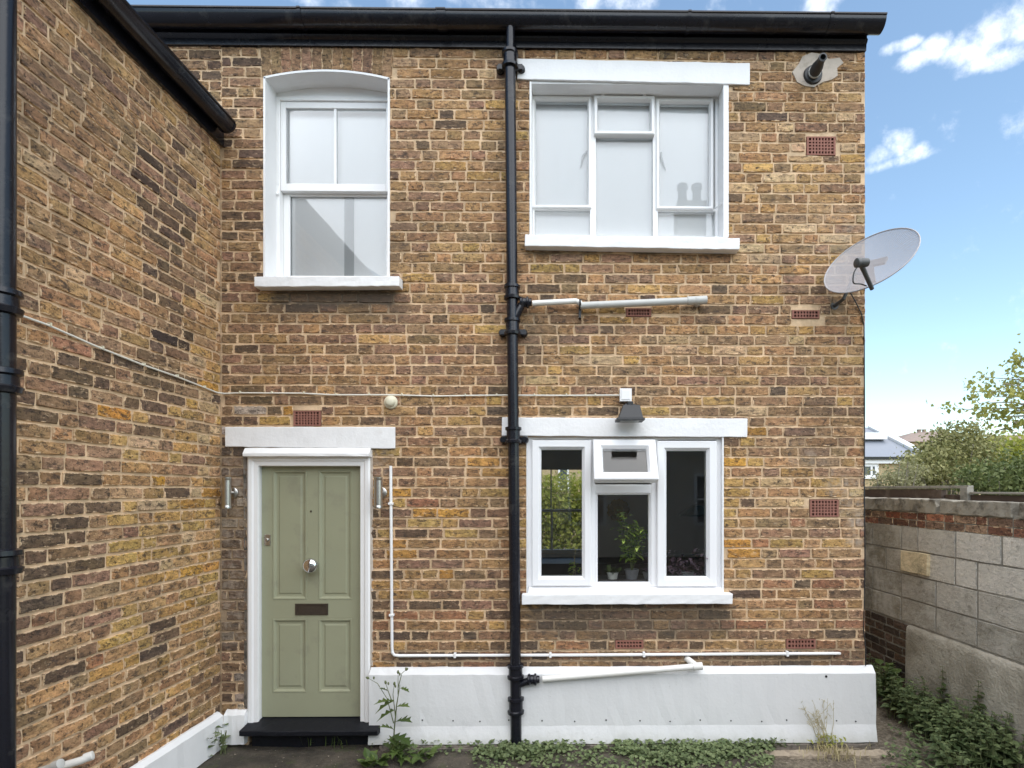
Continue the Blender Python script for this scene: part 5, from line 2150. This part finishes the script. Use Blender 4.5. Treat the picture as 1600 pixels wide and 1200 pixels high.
oh = tag(empty('opposite_house', (0, -11.6, 0)), 'cream rendered house with a chimney stack reflected faintly in the upper window panes', 'house')
mb = MB()
mb.box(-9, 9, -7, 0, 0, 5.4)
MAT['cream_render'] = pm('cream_house_render', (.62, .55, .45), .9, .1, 2)
mb.build('wall', 'cream_render', oh)
mb = MB()
mb.extrude_x([(.25, 5.35), (-3.5, 7.3), (-7.25, 5.35), (-7.25, 5.25), (.25, 5.25)], -9.2, 9.2)
mb.build('roof', 'slate', oh)
mb = MB()
mb.box(3.3, 4.15, -.9, -.3, 5.5, 10.5)
o_ = mb.build('chimney', 'side_brick', oh)
o_.color = (.22, .15, .09, 1)
mb = MB()
for x_ in (3.5, 3.93):
    mb.lathe((x_, -.6, 10.45), (0, 0, 1), [(0, .15), (.5, .12), (.54, .17), (.66, .16)], 12)
mb.build('chimney_pots', 'far_tile', oh)
for x_ in (-6.5, -3, .6, 4.2, 7.2):
    for z_ in (.9, 3.2):
        mb = MB()
        mb.mitre(x_ - .55, x_ + .55, z_, z_ + 1.5, [(0, 0), (0, .06), (.09, .06), (.09, 0)])
        mb.box(x_ - .46, x_ + .46, .01, .05, z_ + .73, z_ + .78)
        f_ = mb.build('window', 'far_white', oh)
        mb = MB()
        mb.box(x_ - .5, x_ + .5, .002, .02, z_ + .05, z_ + 1.45)
        mb.build('pane', 'far_glass', f_)

# ------------------------------------------------------------------ trees and bushes beyond the wall
def limb(mb, pts, r0, r1, n_=7):
    k = len(pts)
    mb.tube(pts, [r0 + (r1 - r0) * i / (k - 1) for i in range(k)], n_)


def bush(name, label, cat, base, mat, ell, leaf, n_c, per, seed, sticks=10, stickmat='bark'):
    o_ = tag(empty(name, base), label, cat)
    r_ = np.random.default_rng(seed)
    allp = []
    mb_ = MB()
    for cx_, cy_, cz_, ra_, rb2, rc_, nn_ in ell:
        p_, c_ = clumps(r_, (cx_, cy_, cz_), (ra_, rb2, rc_), nn_, per, (leaf * 1.7, leaf * 1.7, leaf * 1.2), .45)
        allp.append(p_)
        for q_ in c_[::max(1, len(c_) // sticks)]:
            m_ = Vector((q_[0] * .45, q_[1] * .45, q_[2] * .55))
            limb(mb_, [(0, 0, 0), m_, Vector(q_)], .03, .006, 6)
    p_ = np.concatenate(allp)
    p_ = p_[p_[:, 2] > .05]
    leaf_cloud('foliage', mat, p_, leaf, o_, seed=seed)
    mb_.build('stems', stickmat, o_)
    return o_


YB = 6.5


def rel(px, py, y, base):
    q_ = P(px, py, y)
    return q_.x - base[0], q_.y - base[1], q_.z - base[2]


def ell(base, px, py, y, rpx, rpy, ry, nn_):
    s_ = F / (y + D)
    x_, yy_, z_ = rel(px, py, y, base)
    return (x_, yy_, z_, rpx / s_, ry, rpy / s_, nn_)


b0 = (P(1485, 740, YB).x, YB, 0)
bush('large_bush', 'large olive green bush rising over the garden wall in the middle of the gap', 'bush', b0, 'leaf_bush',
     [ell(b0, 1490, 720, YB, 60, 38, .8, 110), ell(b0, 1505, 690, YB, 42, 24, .6, 60), ell(b0, 1440, 738, YB - .3, 40, 26, .5, 60), ell(b0, 1500, 830, YB, 80, 80, .8, 60)], .072, 0, 36, 21)
b1 = (P(1575, 740, YB + .6).x, YB + .6, 0)
bush('bright_shrub', 'bright yellow green shrub between the large bush and the dark hedge', 'shrub', b1, 'leaf_bright',
     [ell(b1, 1565, 708, YB + .6, 40, 22, .6, 60), ell(b1, 1605, 715, YB + .6, 40, 24, .6, 50), ell(b1, 1580, 800, YB + .6, 50, 80, .6, 30)], .11, 0, 18, 22)
b2_ = (P(1570, 745, YB - 1.6).x, YB - 1.6, 0)
bush('dark_shrub', 'dense dark green shrub just over the garden wall at the right edge', 'shrub', b2_, 'leaf_dark',
     [ell(b2_, 1555, 752, YB - 1.6, 62, 24, .5, 90), ell(b2_, 1615, 738, YB - 1.6, 50, 30, .5, 80), ell(b2_, 1580, 830, YB - 1.6, 80, 70, .5, 50)], .075, 0, 26, 23)
b3 = (P(1395, 745, YB - 1.0).x, YB - 1.0, 0)
bush('pale_shrub', 'pale wispy shrub in front of the bungalow window', 'shrub', b3, 'leaf_pale',
     [ell(b3, 1385, 752, YB - 1.0, 26, 18, .3, 36), ell(b3, 1415, 742, YB - 1.0, 26, 24, .3, 40), ell(b3, 1400, 810, YB - 1.0, 40, 50, .3, 20)], .06, 0, 14, 24)

YT = 8.5
tb = (P(1690, 750, YT).x, YT, 0)
tree = tag(empty('young_tree', tb), 'airy light green tree with pale limbs reaching in from the right', 'tree')
mb = MB()
tip_list = []
tk = [Vector((0, 0, 0)), Vector((-.05, 0, 1.6)), Vector((-.1, .05, 2.6)), Vector((-.12, 0, 3.6)), Vector((-.2, 0, 4.8))]
limb(mb, tk, .13, .05, 10)
mb.build('trunk', 'bark', tree, smooth=True)
mb = MB()
r_ = random.Random(31)
tips = [(1600, 700, 0), (1560, 672, 0), (1625, 650, .6), (1545, 655, .3), (1510, 640, 0), (1520, 612, .2), (1555, 620, -.4), (1545, 590, .3), (1580, 585, 0), (1600, 630, -.5), (1610, 600, .4), (1590, 570, .4), (1530, 630, -.3), (1570, 600, -.2), (1640, 570, .3), (1660, 620, .1), (1565, 645, .5), (1585, 660, -.2), (1600, 560, .2)]
lp_ = []
for i, (px, py, dy) in enumerate(tips):
    q_ = Vector(rel(px, py, YT + dy, tb))
    root = tk[2].lerp(tk[4], min(max((q_.z - 2.0) / 3.2, 0), .8) * .8)
    m1_ = root.lerp(q_, .35) + Vector((0, 0, .05 + r_.uniform(0, .15)))
    m2_ = root.lerp(q_, .7) + Vector((r_.uniform(-.1, .1), r_.uniform(-.1, .1), .1))
    limb(mb, [root, m1_, m2_, q_], .032, .006, 6)
    for base_, cnt, sp_ in ((q_, 36, .11), (m2_, 18, .14), (m1_.lerp(m2_, .6), 8, .14)):
        for _ in range(3):
            cc = base_ + Vector((r_.gauss(0, .16), r_.gauss(0, .16), r_.gauss(0, .12)))
            limb(mb, [base_, cc], .007, .003, 4)
            for _ in range(cnt // 3):
                lp_.append((cc.x + r_.gauss(0, sp_), cc.y + r_.gauss(0, sp_), cc.z + r_.gauss(0, sp_ * .55)))
for cx_, cz_, rr2, nn_ in ((.4, 4.2, .9, 700), (.2, 5.3, .8, 600), (1.2, 3.4, .8, 500)):
    for _ in range(nn_):
        lp_.append((cx_ + r_.gauss(0, rr2 * .5), r_.gauss(0, rr2 * .5), cz_ + r_.gauss(0, rr2 * .4)))
mb.build('limbs', 'bark', tree, smooth=True)
leaf_cloud('crown', 'leaf_tree', lp_, .115, tree, 1.4, .5, 32)

# ------------------------------------------------------------------ weeds on the ground
def leaf_shape(mb, o_, d_, up_, L, W, lobes=False):
    """a leaf folded along its midrib, with a toothed or lobed edge"""
    d_ = d_.normalized()
    s_ = d_.cross(up_).normalized()
    u_ = s_.cross(d_)
    prof = [(0, .08), (.22, .8), (.42, 1.0), (.7, .62), (1, 0)] if not lobes else [(0, .1), (.15, .75), (.22, .3), (.4, 1.0), (.48, .4), (.66, .8), (.74, .3), (1, 0)]
    vs_, fs_ = [], []
    for t_, w_ in prof:
        c_ = o_ + d_ * (L * t_) - Vector((0, 0, L * .22 * t_ * t_))
        vs_ += [c_, c_ + s_ * W * w_ + u_ * W * .3 * w_, c_ - s_ * W * w_ + u_ * W * .3 * w_]
    for i in range(len(prof) - 1):
        a = i * 3
        fs_ += [(a, a + 1, a + 4, a + 3), (a, a + 3, a + 5, a + 2)]
    mb.add(vs_, fs_)


def rdir(r_, elev=(0, .6)):
    a = r_.uniform(0, 2 * math.pi)
    e_ = r_.uniform(*elev)
    return Vector((math.cos(a) * math.cos(e_), math.sin(a) * math.cos(e_), math.sin(e_)))


UP = Vector((0, 0, 1))
# sow thistle beside the door
wr = random.Random(41)
base = PG(612, 1190, 0)
base = PG(614, 1186, 0)
wd = tag(empty('sow_thistle', base), 'tall spindly flowering weed growing beside the doorstep in front of the plinth', 'weed')
mb, lfm, bud = MB(), MB(), MB()
yw = base.y
def wp_(px, py): return P(px, py, yw) - base
main = [Vector((0, 0, 0)), wp_(616, 1140), wp_(620, 1100), wp_(625, 1070)]
mb.tube(main, [.006, .005, .004, .002], 7)
brs = [[wp_(615, 1130), wp_(605, 1092), wp_(590, 1068), wp_(576, 1060)], [wp_(618, 1120), wp_(614, 1085), wp_(616, 1070)], [wp_(622, 1085), wp_(622, 1065), wp_(622, 1052)], [wp_(622, 1075), wp_(628, 1052), wp_(634, 1047)], [wp_(612, 1095), wp_(606, 1078), wp_(603, 1068)]]
for b_ in brs:
    mb.tube(b_, [.004] + [.0025] * (len(b_) - 2) + [.0015], 6)
    bud.lathe(b_[-1], (b_[-1] - b_[-2]), [(-.004, .004), (.004, .009), (.014, .008), (.022, .003)], 8)
    q_ = b_[-1].lerp(b_[-2], .4) + Vector((.012, 0, .012))
    bud.lathe(q_, UP, [(-.004, .004), (.004, .007), (.012, .006), (.017, .002)], 8)
mb.build('stem', 'stem', wd, smooth=True)
bud.build('bud', 'stem', wd, smooth=True)
for px, py, dx, dz, L in ((616, 1110, -1, -.35, .1), (610, 1095, -.9, .1, .09), (619, 1105, .9, .35, .1), (618, 1128, .7, .3, .13), (615, 1140, -.5, .4, .1), (626, 1075, .95, -.1, .06), (606, 1080, -.6, .5, .06), (616, 1095, -1, -.4, .11), (614, 1150, .9, -.1, .13)):
    leaf_shape(lfm, wp_(px, py), Vector((dx, -.35, dz)), UP, L * 1.3, L * .5, True)
for k in range(26):
    d_ = rdir(wr, (.05, .9))
    leaf_shape(lfm, Vector((wr.uniform(-.03, .08), wr.uniform(-.04, .02), wr.uniform(.01, .1))), d_, UP, wr.uniform(.09, .17), wr.uniform(.025, .042), True)
lfm.build('leaves', 'leaf_weed', wd)
# broad leaf seedling at its right foot and one to its left
for (px, py, lab, nl, s_) in ((660, 1188, 'low rosette weed with round leaves just right of the tall weed', 16, 1.0), (585, 1196, 'leafy weed at the bottom edge left of the tall weed', 24, 1.15)):
    base = PG(px, py, 0)
    o_ = tag(empty('low_weed', base), lab, 'weed')
    mb = MB()
    for k in range(nl):
        d_ = rdir(wr, (.1, 1.0))
        leaf_shape(mb, Vector((wr.uniform(-.05, .05), wr.uniform(-.04, .03), wr.uniform(.0, .05))), d_, UP, wr.uniform(.06, .11) * s_, wr.uniform(.022, .034) * s_)
    mb.build('leaves', 'leaf_weed', o_)
# plants in the corner of the wing and under the step
base = PG(345, 1176, 0)
o_ = tag(empty('corner_weed', base), 'small leafy weed in the corner where the side wing meets the doorstep', 'weed')
mb = MB()
for k in range(46):
    t_ = wr.random()
    q_ = Vector((wr.uniform(-.12, .06) - .05 * (1 - t_), wr.uniform(-.12, .1), t_ * .2))
    leaf_shape(mb, q_, rdir(wr, (-.1, .7)), UP, wr.uniform(.035, .065), wr.uniform(.016, .026))
mb.build('leaves', 'leaf_clover', o_)
mb = MB()
for k in range(7):
    a_ = Vector((wr.uniform(-.1, .05), wr.uniform(-.1, .05), 0))
    mb.tube([a_, a_ + Vector((wr.uniform(-.05, .05), wr.uniform(-.03, .03), .17))], [.003, .002], 5)
mb.build('stems', 'stem', o_)


def blades(mb, base_, n_, h, spread, r_, wdt=.003):
    for _ in range(n_):
        a = r_.uniform(0, 6.283)
        o2 = base_ + Vector((r_.gauss(0, spread), r_.gauss(0, spread * .6), 0))
        hh = h * r_.uniform(.5, 1.1)
        ln = Vector((math.cos(a), math.sin(a), 0)) * hh * r_.uniform(.2, .7)
        s_ = Vector((-math.sin(a), math.cos(a), 0)) * wdt
        p0, p1, p2 = o2, o2 + ln * .35 + UP * hh * .7, o2 + ln + UP * hh * .85
        mb.add([p0 - s_, p0 + s_, p1 + s_ * .8, p1 - s_ * .8, p2], [(0, 1, 2, 3), (3, 2, 4)])


mb = MB()
base = PG(530, 1160, 0)
o_ = tag(empty('grass_tuft', base), 'sparse grass tuft at the foot of the black doorstep', 'grass tuft')
blades(mb, Vector((0, 0, 0)), 45, .13, .12, wr)
mb.build('blades', 'leaf_weed', o_)['kind'] = 'stuff'
mb = MB()
for k in range(26):
    leaf_shape(mb, Vector((wr.gauss(-.05, .1), wr.uniform(-.05, .06), .01)), rdir(wr, (.1, .9)), UP, wr.uniform(.03, .05), wr.uniform(.011, .018))
mb.build('leaves', 'leaf_clover', o_)
# dry grass at the right end of the plinth
base = PG(1285, 1168, 0)
o_ = tag(empty('dry_weed', base), 'dry straw coloured weed with a yellow green foot in front of the plinth right end', 'weed')
mb = MB()
for k in range(15):
    a_ = Vector((wr.gauss(0, .05), wr.gauss(0, .03), 0))
    tip = a_ + Vector((wr.gauss(-.08, .07), wr.uniform(-.03, .05), wr.uniform(.16, .38)))
    mb.tube([a_, a_.lerp(tip, .5) + Vector((.015, 0, 0)), tip], [.0022, .0018, .001], 5)
    for _ in range(5):
        q_ = a_.lerp(tip, wr.uniform(.45, .98))
        mb.tube([q_, q_ + Vector((wr.gauss(0, .02), wr.gauss(0, .02), wr.uniform(.01, .04)))], [.0011, .0018], 4)
mb.build('stalks', 'dry', o_)
mb = MB()
for k in range(70):
    leaf_shape(mb, Vector((wr.gauss(.05, .06), wr.gauss(0, .04), wr.uniform(.01, .1))), rdir(wr, (0, .9)), UP, wr.uniform(.03, .06), wr.uniform(.006, .012), True)
mb.build('leaves', 'leaf_bright', o_)
mb = MB()
blades(mb, Vector((.02, -.13, 0)), 160, .09, .09, wr, .0025)
mb.build('blades', 'dry', o_)['kind'] = 'stuff'

# clover carpet along the plinth
def clover_density(x, y):
    px, py = proj((x, y, .02))
    if px < 600 or px > 1250: return 0
    if px < 740: return .55 if py < 1166 else (.1 if py < 1175 else 0)
    if px < 960: return 1.0 if py < 1172 + 14 * math.sin((px - 740) / 45) else .22
    if px < 1210: return 1.0 if py < 1176 + 14 * math.sin((px - 980) / 60) else .3
    return .5 if py < 1165 else 0


vs, fs = [], []
r_ = random.Random(51)
cnt = 0
while cnt < 5200:
    x, y = r_.uniform(-1.45, 1.85), -.05 - abs(r_.gauss(0, .25))
    if r_.random() > clover_density(x, y) * (.35 + .65 * (math.sin(x * 9 + 2 * math.sin(x * 3.1)) * math.sin(y * 23 + x * 4) > -.25)): continue
    cnt += 1
    z = r_.uniform(.006, .03) + (.035 if r_.random() < .25 else 0)
    rr_ = r_.uniform(.009, .019)
    nrm2 = Vector((r_.gauss(0, .35), r_.gauss(-.2, .35), 1)).normalized()
    u_ = nrm2.orthogonal().normalized()
    w_ = nrm2.cross(u_)
    o0 = len(vs)
    c_ = Vector((x, y, z))
    vs.append(tuple(c_ - nrm2 * .003))
    ph = r_.uniform(0, 6.28)
    for k in range(6):
        a = ph + 2 * math.pi * k / 6
        q_ = rr_ * (1 if k % 2 else .72)
        vs.append(tuple(c_ + u_ * math.cos(a) * q_ + w_ * math.sin(a) * q_))
    for k in range(6):
        fs.append((o0, o0 + 1 + k, o0 + 1 + (k + 1) % 6))
mb = MB()
mb.add(vs, fs)
o_ = mb.build('ground_cover', 'leaf_clover', fix=False)
tag(o_, 'low clover carpet growing along the foot of the white plinth', kind='stuff')

# nettles at the garden wall foot
def nettle(mbs, mbl, base_, h, r_, lean):
    top = base_ + Vector((lean[0], lean[1], h))
    mbs.tube([base_, base_.lerp(top, .5) + Vector((r_.gauss(0, .01), r_.gauss(0, .01), 0)), top], [.004, .003, .0015], 5)
    lv = int(h / .042)
    for i in range(2, lv + 1):
        t_ = i / lv
        q_ = base_.lerp(top, t_)
        a = i * 1.57 + r_.uniform(-.4, .4)
        L = (.085 * (1 - t_) + .03) * r_.uniform(.8, 1.25)
        for s_ in (0, math.pi):
            d_ = Vector((math.cos(a + s_), math.sin(a + s_), r_.uniform(-.15, .45)))
            leaf_shape(mbl, q_, d_, UP, L, L * .36)


nr2 = random.Random(61)
mbs, mbl = MB(), MB()
cnt = 0
ninv = GM.inverted()
while cnt < 220:
    px, py = nr2.uniform(1366, 1640), nr2.uniform(1075, 1215)
    # lower edge of the nettle bed runs from the plinth corner to the bottom right
    lim = 1090 + (px - 1366) * .62
    if py > lim + 18 and not (px > 1470 and py > 1150): continue
    q_ = PG(px, py, 0)
    if (ninv @ q_).y > -.1 or q_.y > 2.2: continue
    cnt += 1
    d2w = -(ninv @ q_).y
    nettle(mbs, mbl, q_, nr2.uniform(.1, .24) if d2w > .45 else nr2.uniform(.17, .33), nr2, (nr2.gauss(0, .04), nr2.gauss(0, .04)))
o_ = mbl.build('nettle_bed', 'leaf_nettle', fix=False)
tag(o_, 'mass of dark green nettles along the garden wall foot', kind='stuff')
st_o = mbs.build('nettle_stems', 'stem', o_)
for px, pyt, pyb, lab in ((1473, 1042, 1128, 'taller nettle standing up against the pale render, nearer the house'), (1529, 1065, 1160, 'taller nettle standing up against the pale render, farther from the house')):
    wx = GA[0] - .2
    q_ = PG(px, pyb, 0)
    qq = ninv @ q_
    h = (pyb - pyt) / F * (q_ - CAM).dot(FW)
    o_ = tag(empty('nettle', (q_.x, q_.y, 0)), lab, 'nettle', 'tall nettles by the garden wall')
    a_, b2 = MB(), MB()
    nettle(a_, b2, Vector((0, 0, 0)), h, nr2, (0, 0))
    nettle(a_, b2, Vector((.03, .02, 0)), h * .85, nr2, (.02, .01))
    a_.build('stem', 'stem', o_)
    b2.build('leaves', 'leaf_nettle_light', o_)
base = PG(1385, 1092, 0)
o_ = tag(empty('dock_plant', base), 'broad leaved green plant between the plinth end and the nettles', 'weed')
mb = MB()
for k in range(34):
    leaf_shape(mb, Vector((wr.gauss(0, .07), wr.gauss(0, .08), wr.uniform(.02, .3))), rdir(wr, (0, .9)), UP, wr.uniform(.09, .15), wr.uniform(.03, .045))
mb.build('leaves', 'leaf_weed', o_)
mb = MB()
for k in range(6):
    mb.tube([(wr.gauss(0, .04), wr.gauss(0, .04), 0), (wr.gauss(0, .07), wr.gauss(0, .07), .3)], [.005, .003], 5)
mb.build('stems', 'stem', o_)
# scattered sprigs on the soil
mb = MB()
for k in range(150):
    px, py = nr2.uniform(1385, 1600), nr2.uniform(1140, 1215)
    if py < 1120 + (px - 1380) * .25: continue
    q_ = PG(px, py, 0)
    for _ in range(4):
        leaf_shape(mb, q_ + Vector((nr2.gauss(0, .03), nr2.gauss(0, .03), nr2.uniform(.005, .06))), rdir(nr2, (0, .9)), UP, nr2.uniform(.03, .06), nr2.uniform(.01, .018))
o_ = mb.build('undergrowth', 'leaf_nettle', fix=False)
tag(o_, 'sparse small weeds on the soil below the nettles', kind='stuff')
# small stones and leaf litter on the yard
vs, fs = [], []
for k in range(420):
    px, py = nr2.uniform(250, 1600), nr2.uniform(1148, 1215)
    q_ = PG(px, py, 0)
    if q_.y > -.08 or q_.x < XW + .08: continue
    s_ = nr2.uniform(.002, .006)
    o0 = len(vs)
    for _ in range(6):
        vs.append((q_.x + nr2.gauss(0, s_), q_.y + nr2.gauss(0, s_), nr2.uniform(-.004, s_ * 1.2)))
    fs += [(o0, o0 + 1, o0 + 2), (o0, o0 + 2, o0 + 3), (o0, o0 + 3, o0 + 4), (o0, o0 + 4, o0 + 5), (o0 + 1, o0 + 3, o0 + 5)]
mb = MB()
mb.add(vs, fs)
MAT['grit'] = pm('grit', (.26, .22, .17), .9, .3, 60)
tag(mb.build('grit', 'grit', fix=False), 'small grit and litter scattered over the dark yard', kind='stuff')

# ------------------------------------------------------------------ plants on the kitchen sill
def pot(mb, c_, r0, h):
    mb.lathe(c_, UP, [(0, r0 * .78), (h * .86, r0), (h * .86, r0 * 1.06), (h, r0 * 1.06), (h, r0 * .9), (h * .8, r0 * .88)], 20)


MAT['pot_white'] = pm('white_pot', (.6, .6, .55), .4, .05, 9)
MAT['pot_grey'] = pm('grey_pot', (.2, .2, .21), .5, .05, 9)
pr_ = random.Random(71)
yp = .135


def sill_at(px): return Vector((P(px, 900, yp).x, yp, SILLZ))


c_ = sill_at(987)
o_ = tag(empty('potted_bush_plant', c_), 'tall leafy green plant in a grey pot in the middle kitchen pane', 'potted plant')
mb = MB()
pot(mb, (0, 0, 0), .055, .075)
mb.build('pot', 'pot_grey', o_, smooth=True)
mb, st = MB(), MB()
for k in range(7):
    tip = Vector((pr_.gauss(.0, .07), pr_.gauss(0, .03), pr_.uniform(.34, .52)))
    st.tube([(0, 0, .05), tip * .5 + Vector((0, 0, .05)), tip], [.004, .003, .002], 5)
    for _ in range(44):
        q_ = (Vector((0, 0, .1))).lerp(tip, pr_.uniform(.15, 1)) + Vector((pr_.gauss(0, .03), pr_.gauss(0, .022), pr_.gauss(0, .02)))
        leaf_shape(mb, q_, rdir(pr_, (-.5, .6)), UP, pr_.uniform(.04, .068), pr_.uniform(.013, .02))
mb.build('leaves', 'leaf_pot', o_)
st.build('stems', 'stem', o_)
c_ = sill_at(957)
o_ = tag(empty('potted_succulent', c_), 'small dark plant in a white pot in the middle kitchen pane', 'potted plant')
mb = MB()
pot(mb, (0, 0, 0), .045, .055)
mb.build('pot', 'pot_white', o_, smooth=True)
mb = MB()
for _ in range(46):
    leaf_shape(mb, Vector((pr_.gauss(0, .02), pr_.gauss(0, .02), .05)), rdir(pr_, (.1, 1.3)), UP, pr_.uniform(.05, .1), pr_.uniform(.01, .016))
mb.build('leaves', 'leaf_nettle', o_)
c_ = sill_at(1072)
o_ = tag(empty('purple_plant', c_), 'trailing purple leaved plant filling the bottom of the right kitchen pane', 'potted plant')
mb = MB()
pot(mb, (0, 0, 0), .06, .06)
mb.build('pot', 'pot_grey', o_, smooth=True)
mb = MB()
for _ in range(210):
    leaf_shape(mb, Vector((pr_.uniform(-.17, .17), pr_.gauss(0, .035), pr_.uniform(.0, .15) + (.08 if pr_.random() < .15 else 0))), rdir(pr_, (-.4, .9)), UP, pr_.uniform(.035, .06), pr_.uniform(.011, .017))
mb.build('leaves', 'leaf_purple', o_)
c_ = sill_at(1012)
o_ = tag(empty('purple_sprig', c_), 'purple sprig in a small pot at the right of the middle kitchen pane', 'potted plant')
mb = MB()
pot(mb, (0, .02, 0), .035, .05)
mb.build('pot', 'pot_grey', o_, smooth=True)
mb = MB()
for _ in range(26):
    leaf_shape(mb, Vector((pr_.gauss(0, .015), pr_.gauss(.02, .015), pr_.uniform(.05, .2))), rdir(pr_, (-.2, 1)), UP, pr_.uniform(.04, .07), pr_.uniform(.01, .016))
mb.build('leaves', 'leaf_purple', o_)
c_ = sill_at(897)
o_ = tag(empty('spindly_plant', c_), 'spindly seedling on canes in a terracotta dish in the left kitchen pane', 'potted plant')
mb = MB()
pot(mb, (0, 0, 0), .05, .025)
mb.build('dish', 'terracotta', o_, smooth=True)
mb = MB()
mb.tube([(-.01, 0, .02), (.012, 0, .24)], .0025, 5)
mb.tube([(.01, 0, .02), (.002, 0, .17)], .002, 5)
mb.build('cane', 'dry', o_)
mb = MB()
for _ in range(22):
    leaf_shape(mb, Vector((pr_.gauss(0, .03), pr_.gauss(0, .02), pr_.uniform(.03, .14))), rdir(pr_, (-.4, .8)), UP, pr_.uniform(.03, .05), pr_.uniform(.009, .013))
mb.build('leaves', 'leaf_pot', o_)

sc.cycles.max_bounces = 9
sc.cycles.diffuse_bounces = 6
sc.cycles.transparent_max_bounces = 12
sc.cycles.use_denoising = True
